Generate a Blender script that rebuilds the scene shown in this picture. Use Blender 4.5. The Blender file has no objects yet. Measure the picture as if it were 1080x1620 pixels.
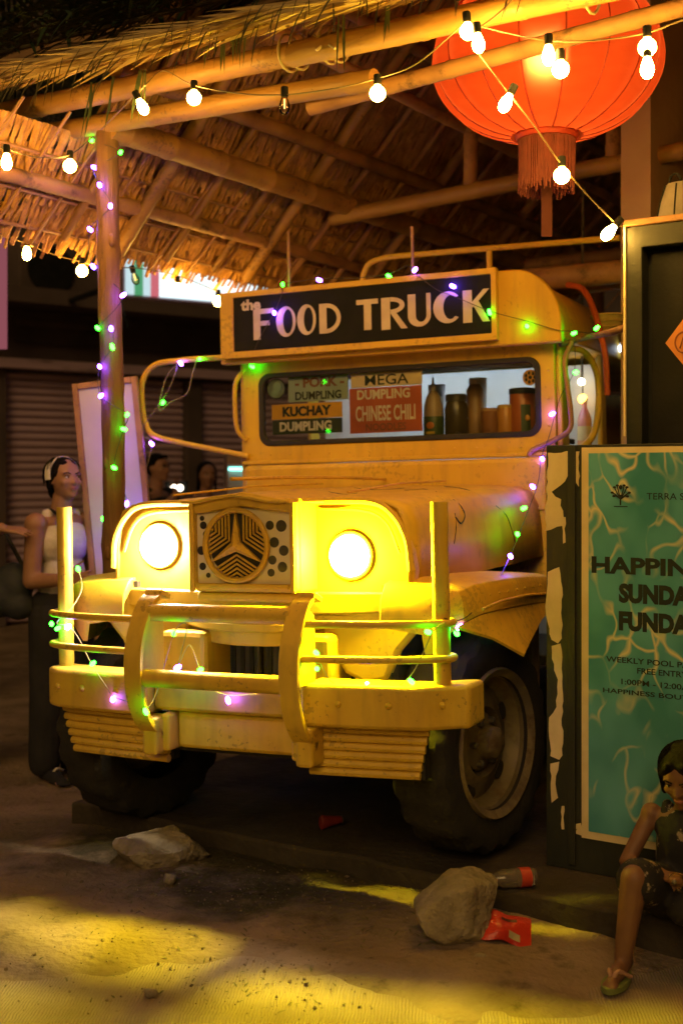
import bpy, bmesh, math, random
from mathutils import Vector, Matrix, noise, Quaternion
R = math.radians
rnd = random.Random(7)
S = bpy.context.scene
C = S.collection

# ------------------------------------------------------------------ camera
FPX, HOR, EYE = 2000.0, 760.0, 1.45          # focal length in photo pixels, horizon row, eye height
cam_d = bpy.data.cameras.new('camera'); cam = bpy.data.objects.new('camera', cam_d); C.objects.link(cam)
cam.location = (0, 0, EYE); cam.rotation_euler = (R(90), 0, 0)
cam_d.sensor_fit = 'VERTICAL'; cam_d.sensor_height = 36; cam_d.sensor_width = 24
cam_d.lens = FPX / 1620 * 36; cam_d.shift_y = (HOR - 810) / 1620
cam_d.clip_end = 400; cam_d.clip_start = .05
cam_d.dof.use_dof = True; cam_d.dof.focus_distance = 4.25; cam_d.dof.aperture_fstop = 2.4
S.camera = cam
# ------------------------------------------------------------------ world, sun, exposure (night)
W = bpy.data.worlds.new('World'); S.world = W; W.use_nodes = True
wn = W.node_tree; sky = wn.nodes.new('ShaderNodeTexSky'); sky.sky_type = 'NISHITA'; sky.sun_disc = False
sky.sun_elevation = R(3); sky.sun_rotation = R(192)
wn.links.new(sky.outputs[0], wn.nodes['Background'].inputs[0]); wn.nodes['Background'].inputs[1].default_value = .006
sun_d = bpy.data.lights.new('sun', 'SUN'); sun_d.energy = .58; sun_d.angle = R(30); sun_d.color = (1, .60, .22)
sun = bpy.data.objects.new('sun', sun_d); C.objects.link(sun); sun.rotation_euler = (R(60), 0, R(-12))
S.view_settings.view_transform = 'Standard'; S.view_settings.look = 'None'
S.view_settings.exposure = .45; S.view_settings.gamma = 1
cy = S.cycles
cy.use_denoising = True; cy.use_light_tree = True; cy.caustics_reflective = False; cy.caustics_refractive = False
cy.sample_clamp_indirect = 3.0; cy.max_bounces = 5; cy.diffuse_bounces = 2; cy.glossy_bounces = 2; cy.use_adaptive_sampling = True; cy.adaptive_threshold = .02
cy.transparent_max_bounces = 8; cy.transmission_bounces = 4

# ------------------------------------------------------------------ frames of reference
def frame(loc, yaw, roll=0):
    return Matrix.Translation(loc) @ Matrix.Rotation(R(-yaw), 4, 'Z') @ Matrix.Rotation(R(roll), 4, 'Y')
TR = frame((-.170, 4.821, .11), 25, -1.2)     # truck: x to its left hand (picture right), y backwards, z up
HU = frame((-.975, 5.3, 0), 34)               # hut: x along its front, y inwards
WO = Matrix.Identity(4)
def at(px, py, M=WO, x=None, y=None, z=None):
    """the point of a plane of frame M that lies in a given direction from the eye"""
    Mi = M.inverted(); o = Mi @ Vector((0, 0, EYE)); d = Mi.to_3x3() @ Vector(((px - 540) / FPX, 1, (HOR - py) / FPX))
    if y is not None: t = (y - o.y) / d.y
    elif x is not None: t = (x - o.x) / d.x
    else: t = (z - o.z) / d.z
    return o + d * t
def tk(px, py, y): return at(px, py, TR, y=y)
def hk(px, py, y): return at(px, py, HU, y=y)

# ------------------------------------------------------------------ mesh builder
def spl(P, n=6, closed=False):
    P = [Vector(p) for p in P]; out = []; m = len(P)
    for i in range(m if closed else m - 1):
        a, b = P[i], P[(i + 1) % m]
        p0 = P[i - 1] if (i or closed) else a * 2 - b
        p3 = P[(i + 2) % m] if (closed or i + 2 < m) else b * 2 - a
        for k in range(n):
            t = k / n
            out.append(.5 * ((2 * a) + (b - p0) * t + (2 * p0 - 5 * a + 4 * b - p3) * t * t + (3 * a - p0 - 3 * b + p3) * t ** 3))
    if not closed: out.append(P[-1])
    return out
class MB:
    def __init__(s): s.v = []; s.f = []
    def add(s, V, F):
        o = len(s.v); s.v += [tuple(p) for p in V]; s.f += [tuple(i + o for i in f) for f in F]; return s
    def box(s, x0, x1, y0, y1, z0, z1, M=None):
        V = [Vector((x, y, z)) for x in (x0, x1) for y in (y0, y1) for z in (z0, z1)]
        if M is not None: V = [M @ p for p in V]
        return s.add(V, [(0, 1, 3, 2), (4, 6, 7, 5), (0, 4, 5, 1), (2, 3, 7, 6), (0, 2, 6, 4), (1, 5, 7, 3)])
    def tube(s, P, r, n=8, closed=False, caps=True, flat=1.0):
        P = [Vector(p) for p in P]; m = len(P)
        rs = r if isinstance(r, (list, tuple)) else [r] * m
        T = []
        for i in range(m):
            a = P[i - 1] if (i or closed) else P[0]; b = P[(i + 1) % m] if (closed or i + 1 < m) else P[-1]
            d = b - a
            T.append(d.normalized() if d.length > 1e-9 else Vector((0, 0, 1)))
        u = T[0].orthogonal().normalized(); V = []
        for i in range(m):
            u = (u - T[i] * u.dot(T[i])); u = u.normalized() if u.length > 1e-6 else T[i].orthogonal().normalized()
            w = T[i].cross(u)
            for k in range(n):
                a = 2 * math.pi * k / n
                V.append(P[i] + (u * math.cos(a) + w * math.sin(a) * flat) * rs[i])
        F = []
        for i in range(m if closed else m - 1):
            j = (i + 1) % m
            for k in range(n):
                l = (k + 1) % n; F.append((i * n + k, i * n + l, j * n + l, j * n + k))
        if caps and not closed: F.append(tuple(range(n - 1, -1, -1))); F.append(tuple((m - 1) * n + k for k in range(n)))
        return s.add(V, F)
    def lathe(s, prof, M=None, n=20, caps=True):
        """profile of (radius, height) turned about local z"""
        M = M or WO; V = []; F = []
        for r, h in prof:
            for k in range(n):
                a = 2 * math.pi * k / n; V.append(M @ Vector((r * math.cos(a), r * math.sin(a), h)))
        for i in range(len(prof) - 1):
            for k in range(n):
                l = (k + 1) % n; F.append((i * n + k, i * n + l, (i + 1) * n + l, (i + 1) * n + k))
        if caps and prof[0][0] > 1e-5: F.append(tuple(range(n - 1, -1, -1)))
        if caps and prof[-1][0] > 1e-5: F.append(tuple((len(prof) - 1) * n + k for k in range(n)))
        return s.add(V, F)
    def prism(s, poly, fn, d0, d1):
        """polygon in 2-D, fn(a, b, d) -> point, extruded from d0 to d1"""
        n = len(poly); V = [fn(a, b, d0) for a, b in poly] + [fn(a, b, d1) for a, b in poly]
        F = [tuple(range(n - 1, -1, -1)), tuple(range(n, 2 * n))] + [(i, (i + 1) % n, n + (i + 1) % n, n + i) for i in range(n)]
        return s.add(V, F)
    def ringprism(s, outer, inner, fn, d0, d1):
        """plate with a hole; outer and inner have the same number of points"""
        n = len(outer); V = [fn(a, b, d) for d in (d0, d1) for L in (outer, inner) for a, b in L]; F = []
        for i in range(n):
            j = (i + 1) % n
            F += [(i, j, n + j, n + i), (2 * n + i, 3 * n + i, 3 * n + j, 2 * n + j), (i, 2 * n + i, 2 * n + j, j), (n + i, n + j, 3 * n + j, 3 * n + i)]
        return s.add(V, F)
    def loft(s, rings, closed=True, caps=True):
        n = len(rings[0]); V = [p for r in rings for p in r]; F = []
        for i in range(len(rings) - 1):
            for k in range(n if closed else n - 1):
                l = (k + 1) % n; F.append((i * n + k, i * n + l, (i + 1) * n + l, (i + 1) * n + k))
        if caps and closed: F.append(tuple(range(n - 1, -1, -1))); F.append(tuple((len(rings) - 1) * n + k for k in range(n)))
        return s.add(V, F)
    def ball(s, c, r, nu=14, nv=9, M=None):
        r = (r, r, r) if not isinstance(r, (tuple, list)) else r; c = Vector(c)
        Q = M if M is not None else Matrix.Identity(3)
        V = [c + Q @ Vector((0, 0, r[2]))]
        for j in range(1, nv):
            t = math.pi * j / nv
            for k in range(nu):
                a = 2 * math.pi * k / nu
                V.append(c + Q @ Vector((r[0] * math.sin(t) * math.cos(a), r[1] * math.sin(t) * math.sin(a), r[2] * math.cos(t))))
        V.append(c - Q @ Vector((0, 0, r[2]))); F = []
        for k in range(nu): F.append((0, 1 + k, 1 + (k + 1) % nu))
        for j in range(nv - 2):
            for k in range(nu):
                l = (k + 1) % nu; F.append((1 + j * nu + k, 1 + (j + 1) * nu + k, 1 + (j + 1) * nu + l, 1 + j * nu + l))
        e = len(V) - 1
        for k in range(nu): F.append((e, 1 + (nv - 2) * nu + (k + 1) % nu, 1 + (nv - 2) * nu + k))
        return s.add(V, F)
    def cap(s, p0, p1, r0, r1, n=12):
        p0, p1 = Vector(p0), Vector(p1); d = p1 - p0; L = d.length
        if L < 1e-6: return s.ball(p0, r0)
        M = Matrix.Translation(p0) @ d.to_track_quat('Z', 'Y').to_matrix().to_4x4()
        pr = [(max(r0 * math.sin(a), 1e-6), -r0 * math.cos(a)) for a in (0, .4, .8, 1.2)] + [(r0, 0)] + [(r1, L)] + [(max(r1 * math.cos(a), 1e-6), L + r1 * math.sin(a)) for a in (.4, .8, 1.2, 1.5708)]
        return s.lathe(pr, M, n)
    def leaf(s, p, d, up, L, w, droop=.3, seg=3):
        p = Vector(p); d = Vector(d).normalized(); side = d.cross(Vector(up)); side = side.normalized() if side.length > 1e-5 else d.orthogonal().normalized()
        V = []; q = p.copy(); dd = d.copy()
        for i in range(seg + 1):
            t = i / seg; ww = w * (math.sin(math.pi * min(1, t * .85 + .12)) if i < seg else .05)
            V += [q - side * ww * .5, q + side * ww * .5]
            dd = (dd + Vector((0, 0, -droop / seg))).normalized(); q = q + dd * (L / seg)
        return s.add(V, [(2 * i, 2 * i + 1, 2 * i + 3, 2 * i + 2) for i in range(seg)])
    def build(s, name, mat, parent=None, smooth=40, bevel=0, fix=True):
        me = bpy.data.meshes.new(name); me.from_pydata(s.v, [], s.f)
        if fix:
            b = bmesh.new(); b.from_mesh(me); bmesh.ops.recalc_face_normals(b, faces=b.faces); b.to_mesh(me); b.free()
        if smooth: me.shade_smooth(); me.set_sharp_from_angle(angle=R(smooth))
        o = bpy.data.objects.new(name, me); C.objects.link(o); me.materials.append(mat)
        if parent: o.parent = parent
        if bevel:
            m = o.modifiers.new('bevel', 'BEVEL'); m.width = bevel; m.segments = 2; m.limit_method = 'ANGLE'; m.angle_limit = R(40)
        return o
def thing(name, label, cat, M=WO, group=None):
    o = bpy.data.objects.new(name, None); C.objects.link(o); o.matrix_world = M; o.empty_display_size = .1
    return tag(o, label, cat, group)
def tag(o, label, cat=None, group=None):
    o['label'] = label
    if cat: o['category'] = cat
    if group: o['group'] = group
    return o
def kind(o, k): o['kind'] = k; return o
def fxz(y0, s=1): return lambda a, b, d: Vector((a, y0 + d * s, b))      # polygon in x-z, depth in y
def rrect(x0, x1, z0, z1, r, n=6):
    P = []
    for cx, cz, a0 in ((x1 - r, z1 - r, 0), (x0 + r, z1 - r, 90), (x0 + r, z0 + r, 180), (x1 - r, z0 + r, 270)):
        for k in range(n + 1):
            a = R(a0 + 90 * k / n); P.append((cx + r * math.cos(a), cz + r * math.sin(a)))
    return P
def text(body, size, M, mat, parent, width=None, height=None, ext=.0008, bold=0.0, align='CENTER', name='lettering'):
    cu = bpy.data.curves.new('t', 'FONT'); cu.body = body; cu.size = size; cu.extrude = ext; cu.offset = bold; cu.align_x = align; cu.align_y = 'CENTER'; cu.resolution_u = 3
    o = bpy.data.objects.new('t', cu); C.objects.link(o); bpy.context.view_layer.update()
    me = bpy.data.meshes.new_from_object(o.evaluated_get(bpy.context.evaluated_depsgraph_get()))
    bpy.data.objects.remove(o); bpy.data.curves.remove(cu)
    xs = [v.co.x for v in me.vertices]; ys = [v.co.y for v in me.vertices]
    w = max(xs) - min(xs); h = max(ys) - min(ys); cx = (max(xs) + min(xs)) / 2 if align == 'CENTER' else min(xs); cyy = (max(ys) + min(ys)) / 2
    sx = width / w if width else 1; sy = height / h if height else (sx if width else 1)
    for v in me.vertices: v.co = M @ Vector(((v.co.x - cx) * sx, (v.co.y - cyy) * sy, v.co.z))
    me.name = name; t = bpy.data.objects.new(name, me); C.objects.link(t); t.parent = parent; me.materials.clear(); me.materials.append(mat)
    return t
def organic(name, mb, voxel, mat, parent, smooth=6):
    me = bpy.data.meshes.new(name); me.from_pydata(mb.v, [], mb.f)
    o = bpy.data.objects.new('tmp', me); C.objects.link(o)
    m = o.modifiers.new('r', 'REMESH'); m.mode = 'VOXEL'; m.voxel_size = voxel
    m = o.modifiers.new('s', 'SMOOTH'); m.factor = .5; m.iterations = smooth
    bpy.context.view_layer.update()
    ne = bpy.data.meshes.new_from_object(o.evaluated_get(bpy.context.evaluated_depsgraph_get()))
    bpy.data.objects.remove(o); ne.name = name; ne.shade_smooth(); ne.materials.clear(); ne.materials.append(mat)
    q = bpy.data.objects.new(name, ne); C.objects.link(q); q.parent = parent
    return q

# ------------------------------------------------------------------ materials
def mat(name, c1, c2=None, scale=6, rough=.6, metal=0, bump=0, bscale=40, stretch=(1, 1, 1), emit=None, es=0, spec=.5, c3=None, s3=25, t3=(.62, .7), detail=5, trans=0, ramp=(.35, .65), coat=0):
    m = bpy.data.materials.new(name); m.use_nodes = True; nt = m.node_tree; N = nt.nodes; L = nt.links; b = N['Principled BSDF']
    b.inputs['Roughness'].default_value = rough; b.inputs['Metallic'].default_value = metal; b.inputs['Specular IOR Level'].default_value = spec
    b.inputs['Base Color'].default_value = (*c1, 1)
    if coat: b.inputs['Coat Weight'].default_value = coat; b.inputs['Coat Roughness'].default_value = .15
    if trans: b.inputs['Transmission Weight'].default_value = trans
    if emit: b.inputs['Emission Color'].default_value = (*emit, 1); b.inputs['Emission Strength'].default_value = es
    if c2 or bump or c3:
        tc = N.new('ShaderNodeTexCoord'); mp = N.new('ShaderNodeMapping'); L.new(tc.outputs['Object'], mp.inputs[0]); mp.inputs['Scale'].default_value = stretch
    if c2:
        n1 = N.new('ShaderNodeTexNoise'); n1.inputs['Scale'].default_value = scale; n1.inputs['Detail'].default_value = detail; L.new(mp.outputs[0], n1.inputs[0])
        rp = N.new('ShaderNodeValToRGB'); rp.color_ramp.elements[0].position = ramp[0]; rp.color_ramp.elements[1].position = ramp[1]
        rp.color_ramp.elements[0].color = (*c1, 1); rp.color_ramp.elements[1].color = (*c2, 1); L.new(n1.outputs[0], rp.inputs[0]); out = rp.outputs[0]
        if c3:
            n3 = N.new('ShaderNodeTexNoise'); n3.inputs['Scale'].default_value = s3; n3.inputs['Detail'].default_value = 8; n3.inputs['Roughness'].default_value = .7; L.new(mp.outputs[0], n3.inputs[0])
            r3 = N.new('ShaderNodeValToRGB'); r3.color_ramp.elements[0].position = t3[0]; r3.color_ramp.elements[1].position = t3[1]; L.new(n3.outputs[0], r3.inputs[0])
            mx = N.new('ShaderNodeMix'); mx.data_type = 'RGBA'; L.new(r3.outputs[0], mx.inputs[0]); L.new(out, mx.inputs[6]); mx.inputs[7].default_value = (*c3, 1); out = mx.outputs[2]
        L.new(out, b.inputs['Base Color'])
        rr = N.new('ShaderNodeMapRange'); rr.inputs[3].default_value = max(0, rough - .12); rr.inputs[4].default_value = min(1, rough + .12); L.new(n1.outputs[0], rr.inputs[0]); L.new(rr.outputs[0], b.inputs['Roughness'])
    if bump:
        nb = N.new('ShaderNodeTexNoise'); nb.inputs['Scale'].default_value = bscale; nb.inputs['Detail'].default_value = 6; L.new(mp.outputs[0], nb.inputs[0])
        bp = N.new('ShaderNodeBump'); bp.inputs['Strength'].default_value = bump; bp.inputs['Distance'].default_value = .02; L.new(nb.outputs[0], bp.inputs['Height']); L.new(bp.outputs[0], b.inputs['Normal'])
    return m
def emitter(name, col, s):
    m = bpy.data.materials.new(name); m.use_nodes = True; nt = m.node_tree; nt.nodes.clear()
    e = nt.nodes.new('ShaderNodeEmission'); e.inputs[0].default_value = (*col, 1); e.inputs[1].default_value = s
    o = nt.nodes.new('ShaderNodeOutputMaterial'); nt.links.new(e.outputs[0], o.inputs[0]); return m
def glass(name, tint=(1, 1, 1), refl=1.0):
    m = bpy.data.materials.new(name); m.use_nodes = True; nt = m.node_tree; nt.nodes.clear(); N = nt.nodes; L = nt.links
    t = N.new('ShaderNodeBsdfTransparent'); t.inputs[0].default_value = (*tint, 1); g = N.new('ShaderNodeBsdfGlossy'); g.inputs['Roughness'].default_value = .04
    f = N.new('ShaderNodeFresnel'); f.inputs[0].default_value = 1.45; mx = N.new('ShaderNodeMixShader'); o = N.new('ShaderNodeOutputMaterial')
    L.new(f.outputs[0], mx.inputs[0]); L.new(t.outputs[0], mx.inputs[1]); L.new(g.outputs[0], mx.inputs[2]); L.new(mx.outputs[0], o.inputs[0]); return m
M = {}
M['paint'] = mat('cream_yellow_paint', (.76, .49, .045), (.65, .39, .03), 3, .55, bump=.16, bscale=9, c3=(.34, .19, .03), s3=11, t3=(.60, .80))
M['paint2'] = mat('bumper_paint', (.76, .51, .06), (.66, .41, .04), 5, .5, bump=.16, bscale=22, c3=(.30, .17, .04), s3=20, t3=(.62, .76))
M['dark'] = mat('dark_chassis', (.015, .014, .012), (.03, .027, .02), 8, .8, bump=.2)
M['black'] = mat('black_paint', (.008, .009, .008), (.014, .014, .013), 10, .75, bump=.1, bscale=60, spec=.2)
M['rubber'] = mat('black_rubber', (.014, .013, .012), (.03, .028, .024), 12, .75, bump=.15, bscale=80)
M['tyre'] = mat('tyre_rubber', (.014, .013, .011), (.028, .025, .02), 7, .85, bump=.25, bscale=50, c3=(.05, .04, .03), s3=9, t3=(.58, .8))
M['rim'] = mat('rim_paint', (.24, .19, .09), (.15, .12, .06), 7, .6, bump=.2, c3=(.10, .06, .03), s3=12, t3=(.5, .68))
M['steel'] = mat('dull_steel', (.35, .33, .3), (.2, .18, .15), 12, .45, metal=.8, bump=.1)
M['bamboo'] = mat('bamboo_culm', (.38, .21, .05), (.24, .125, .03), 7, .5, bump=.2, bscale=30, stretch=(.25, 1, 1), c3=(.12, .06, .02), s3=7, t3=(.6, .72))
M['bamboo_old'] = mat('old_bamboo', (.44, .24, .09), (.28, .14, .055), 6, .6, bump=.2, bscale=25, c3=(.07, .04, .02), s3=8, t3=(.55, .7))
M['wood'] = mat('post_wood', (.28, .14, .06), (.15, .07, .03), 5, .75, bump=.9, bscale=14, stretch=(2, 2, .35), c3=(.08, .04, .02), s3=6, t3=(.58, .7))
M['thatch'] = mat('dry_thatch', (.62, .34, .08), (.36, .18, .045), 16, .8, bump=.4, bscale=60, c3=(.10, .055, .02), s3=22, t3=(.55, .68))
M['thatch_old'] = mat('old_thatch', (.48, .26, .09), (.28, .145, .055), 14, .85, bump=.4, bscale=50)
M['straw'] = mat('straw', (.66, .47, .17), (.46, .29, .09), 9, .7)
M['leaf'] = mat('grass_leaf', (.035, .06, .018), (.06, .085, .025), 8, .5)
M['leafdry'] = mat('dry_leaf', (.12, .09, .03), (.07, .06, .02), 8, .7)
M['wire'] = mat('wire', (.05, .04, .025), None, rough=.5)
M['wiretan'] = mat('tan_cable', (.16, .11, .05), None, rough=.6)
M['wirepale'] = mat('pale_wire', (.42, .34, .2), None, rough=.5)
M['skin'] = mat('skin', (.36, .19, .11), (.30, .15, .085), 9, .5, bump=.05, bscale=120)
M['skin3'] = mat('skin_child', (.22, .105, .055), (.17, .08, .042), 9, .55, bump=.05, bscale=120)
M['skin2'] = mat('skin_fair', (.46, .25, .17), (.40, .21, .14), 9, .5)
M['hair'] = mat('black_hair', (.004, .0035, .003), (.009, .007, .006), 30, .7, spec=.12, bump=.4, bscale=90, stretch=(4, 4, .6))
M['white'] = mat('white_cloth', (.68, .64, .58), (.55, .5, .45), 12, .85, bump=.2, bscale=50)
M['blackcloth'] = mat('black_cloth', (.012, .012, .014), (.025, .024, .026), 8, .9, bump=.3, bscale=18)

def weather(m, streak=.45, chip=.5):
    """adds run-down grime streaks and small paint chips to a mat() material"""
    nt = m.node_tree; N = nt.nodes; L = nt.links; b = N['Principled BSDF']; src = b.inputs['Base Color'].links[0].from_socket
    tc = N.new('ShaderNodeTexCoord'); mp = N.new('ShaderNodeMapping'); mp.inputs['Scale'].default_value = (9, 9, 1.1); L.new(tc.outputs['Object'], mp.inputs[0])
    n1 = N.new('ShaderNodeTexNoise'); n1.inputs['Scale'].default_value = 2.4; n1.inputs['Detail'].default_value = 6; L.new(mp.outputs[0], n1.inputs[0])
    r1 = N.new('ShaderNodeMapRange'); r1.inputs[1].default_value = .5; r1.inputs[2].default_value = .75; r1.inputs[4].default_value = streak; L.new(n1.outputs[0], r1.inputs[0])
    m1 = N.new('ShaderNodeMix'); m1.data_type = 'RGBA'; L.new(r1.outputs[0], m1.inputs[0]); L.new(src, m1.inputs[6]); m1.inputs[7].default_value = (.30, .17, .045, 1)
    n2 = N.new('ShaderNodeTexNoise'); n2.inputs['Scale'].default_value = 60; n2.inputs['Detail'].default_value = 3; L.new(tc.outputs['Object'], n2.inputs[0])
    n3 = N.new('ShaderNodeTexNoise'); n3.inputs['Scale'].default_value = 4; L.new(tc.outputs['Object'], n3.inputs[0])
    ad = N.new('ShaderNodeMath'); ad.operation = 'MULTIPLY'; L.new(n2.outputs[0], ad.inputs[0]); L.new(n3.outputs[0], ad.inputs[1])
    r2 = N.new('ShaderNodeMapRange'); r2.inputs[1].default_value = .36; r2.inputs[2].default_value = .375; r2.inputs[4].default_value = chip; L.new(ad.outputs[0], r2.inputs[0])
    m2 = N.new('ShaderNodeMix'); m2.data_type = 'RGBA'; L.new(r2.outputs[0], m2.inputs[0]); L.new(m1.outputs[2], m2.inputs[6]); m2.inputs[7].default_value = (.09, .05, .03, 1)
    L.new(m2.outputs[2], b.inputs['Base Color'])
weather(M['paint'], .3, .25); weather(M['paint2'], .35, .4); weather(M['bamboo'], .3, .6)
# ================================================================== the setting
def sstep(a, b, t): t = max(0, min(1, (t - a) / (b - a))); return t * t * (3 - 2 * t)
def gz(X, Y):
    q = HU.inverted() @ Vector((X, Y, 0))
    n = noise.noise(Vector((X * 1.3, Y * 1.3, 0))); n2 = noise.noise(Vector((X * 4.5, Y * 4.5, 3))); n3 = noise.noise(Vector((X * 16, Y * 16, 7)))
    n4 = noise.noise(Vector((X * 8, Y * 8, 5)))
    sand = .026 + .022 * n + .014 * n2 + .010 * n4 + .005 * n3
    near = sstep(3.30, 4.0, Y + .34 * noise.noise(Vector((X * 1.1, Y * .9, 9))) + .07 * noise.noise(Vector((X * 5, Y * 4, 2))) + .05 * n2)
    far = 1 - sstep(5.3, 6.2, Y - .25 * min(0, X + 1))
    street = sstep(-2.6, -1.2, X) if Y > 4.6 else 1
    bank = .03 * math.exp(-((q.y + .28) / .16) ** 2) * sstep(-.2, .4, q.x) * (1 - sstep(1.3, 2.0, q.x))
    z = -.022 + near * (sand + .022 + bank) * (.25 + .75 * far * street)
    if q.x > -.05 and q.y > -.02: z = min(z, .04)
    return z
def gaxis(lo, a, b, hi, st):
    out = [lo, lo * .4, a - 3]; t = a
    while t < b: out.append(t); t += st
    return out + [b, b + 1.5, b + 5, b + 15, hi]
xs = [-70, -30, -12, -6] ; t = -3.2
while t < 2.6: xs.append(t); t += .034
xs += [3.4, 6, 15, 40, 70]
ys = [-30, -8, 0, 2.0]; t = 2.9
while t < 6.4: ys.append(t); t += .034
ys += [7, 8.5, 11, 16, 30, 60, 120]
mb = MB(); nx = len(xs)
mb.add([(x, y, gz(x, y) if (-3.3 < x < 2.7 and 2.8 < y < 6.5) else (-.022 if y < 3.4 else -.004)) for y in ys for x in xs], [(j * nx + i, j * nx + i + 1, (j + 1) * nx + i + 1, (j + 1) * nx + i) for j in range(len(ys) - 1) for i in range(nx - 1)])
M['sand'] = mat('trodden_sand', (.30, .22, .15), (.17, .12, .08), 2.6, .95, bump=.7, bscale=40, c3=(.075, .055, .035), s3=7, t3=(.55, .72), spec=.2)
# dark damp soil along the slab's foot, bumper shadow painted in, ragged band
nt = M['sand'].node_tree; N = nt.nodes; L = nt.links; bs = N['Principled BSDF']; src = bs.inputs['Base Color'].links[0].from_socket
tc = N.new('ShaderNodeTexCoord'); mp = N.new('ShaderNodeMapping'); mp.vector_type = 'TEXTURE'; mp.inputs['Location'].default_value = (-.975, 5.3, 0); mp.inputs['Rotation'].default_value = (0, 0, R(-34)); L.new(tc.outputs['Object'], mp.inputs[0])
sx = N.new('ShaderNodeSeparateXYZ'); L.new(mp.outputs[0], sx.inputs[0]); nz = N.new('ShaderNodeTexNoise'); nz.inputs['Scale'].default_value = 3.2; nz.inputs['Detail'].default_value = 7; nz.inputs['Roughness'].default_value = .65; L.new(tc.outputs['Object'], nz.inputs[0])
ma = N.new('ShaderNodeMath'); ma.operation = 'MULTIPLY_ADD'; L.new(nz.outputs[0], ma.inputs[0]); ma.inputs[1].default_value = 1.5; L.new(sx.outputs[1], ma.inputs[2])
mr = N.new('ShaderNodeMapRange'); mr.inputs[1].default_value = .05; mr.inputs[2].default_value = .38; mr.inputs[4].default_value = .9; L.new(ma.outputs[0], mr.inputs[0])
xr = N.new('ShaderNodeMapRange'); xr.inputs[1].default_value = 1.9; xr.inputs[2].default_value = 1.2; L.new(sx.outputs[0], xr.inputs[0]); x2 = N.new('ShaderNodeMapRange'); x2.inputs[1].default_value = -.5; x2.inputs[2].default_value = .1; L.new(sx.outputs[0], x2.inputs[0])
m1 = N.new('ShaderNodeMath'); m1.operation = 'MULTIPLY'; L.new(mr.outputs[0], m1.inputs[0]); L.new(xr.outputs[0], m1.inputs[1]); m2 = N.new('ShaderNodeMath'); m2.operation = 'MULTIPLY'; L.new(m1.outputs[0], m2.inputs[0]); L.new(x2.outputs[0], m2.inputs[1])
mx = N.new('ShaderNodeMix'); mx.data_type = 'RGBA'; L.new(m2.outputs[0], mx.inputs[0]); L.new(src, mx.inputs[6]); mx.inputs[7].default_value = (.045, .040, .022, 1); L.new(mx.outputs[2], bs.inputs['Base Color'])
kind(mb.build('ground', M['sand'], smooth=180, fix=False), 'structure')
# concrete road in the foreground, broom finished
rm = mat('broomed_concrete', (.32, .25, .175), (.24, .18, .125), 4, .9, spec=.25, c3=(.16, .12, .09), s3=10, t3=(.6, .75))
nt = rm.node_tree; N = nt.nodes; L = nt.links
tc = N.new('ShaderNodeTexCoord'); mp = N.new('ShaderNodeMapping'); mp.inputs['Rotation'].default_value = (0, 0, R(4)); L.new(tc.outputs['Object'], mp.inputs[0])
wv = N.new('ShaderNodeTexWave'); wv.inputs['Scale'].default_value = 34; wv.inputs['Distortion'].default_value = 6; wv.inputs['Detail'].default_value = 3; wv.inputs['Detail Scale'].default_value = .5; L.new(mp.outputs[0], wv.inputs[0])
nb = N.new('ShaderNodeTexNoise'); nb.inputs['Scale'].default_value = 45; L.new(tc.outputs['Object'], nb.inputs[0])
ad = N.new('ShaderNodeMath'); ad.operation = 'MULTIPLY'; L.new(wv.outputs['Fac'], ad.inputs[0]); L.new(nb.outputs[0], ad.inputs[1])
bp = N.new('ShaderNodeBump'); bp.inputs['Strength'].default_value = .7; bp.inputs['Distance'].default_value = .007; L.new(ad.outputs[0], bp.inputs['Height']); L.new(bp.outputs[0], N['Principled BSDF'].inputs['Normal'])
kind(MB().box(-40, 40, -12, 4.3, -.12, 0).build('road', rm, smooth=0), 'structure')
# raised concrete floor under the hut
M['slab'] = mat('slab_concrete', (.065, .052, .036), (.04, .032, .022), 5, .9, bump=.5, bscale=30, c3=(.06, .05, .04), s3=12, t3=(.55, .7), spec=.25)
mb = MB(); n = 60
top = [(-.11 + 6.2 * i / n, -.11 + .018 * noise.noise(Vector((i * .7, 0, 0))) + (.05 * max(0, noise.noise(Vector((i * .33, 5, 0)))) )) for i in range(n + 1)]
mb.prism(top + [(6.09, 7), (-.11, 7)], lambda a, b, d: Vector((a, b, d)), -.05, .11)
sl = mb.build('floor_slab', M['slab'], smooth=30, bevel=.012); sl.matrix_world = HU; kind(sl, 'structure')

# gravel, crumbs of mortar and leaf litter on the sand: nobody could count them
mb = MB(); r2 = random.Random(3)
def stone(c, r, sq=.7):
    a, b, d = [r * r2.uniform(.7, 1.25) for _ in range(3)]; d *= sq
    P = [Vector((sx * a * r2.uniform(.6, 1), 0, 0)) for sx in (-1, 1)] + [Vector((0, sy * b * r2.uniform(.6, 1), 0)) for sy in (-1, 1)] + [Vector((r2.uniform(-.3, .3) * a, r2.uniform(-.3, .3) * b, sz * d)) for sz in (-1, 1)]
    q = Quaternion((r2.uniform(-1, 1), r2.uniform(-1, 1), r2.uniform(-1, 1), r2.uniform(-1, 1))).normalized()
    mb.add([Vector(c) + q @ p for p in P], [(0, 2, 4), (2, 1, 4), (1, 3, 4), (3, 0, 4), (2, 0, 5), (1, 2, 5), (3, 1, 5), (0, 3, 5)])
clumps = [(190, 1400, .16, 90), (270, 1405, .2, 80), (380, 1415, .25, 120), (470, 1430, .25, 120), (560, 1430, .2, 60), (420, 1500, .22, 110), (450, 1555, .14, 90), (250, 1490, .3, 90), (120, 1510, .25, 90), (640, 1470, .12, 40), (330, 1540, .2, 50), (830, 1570, .06, 8), (560, 1500, .3, 50), (60, 1440, .3, 40)]
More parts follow.
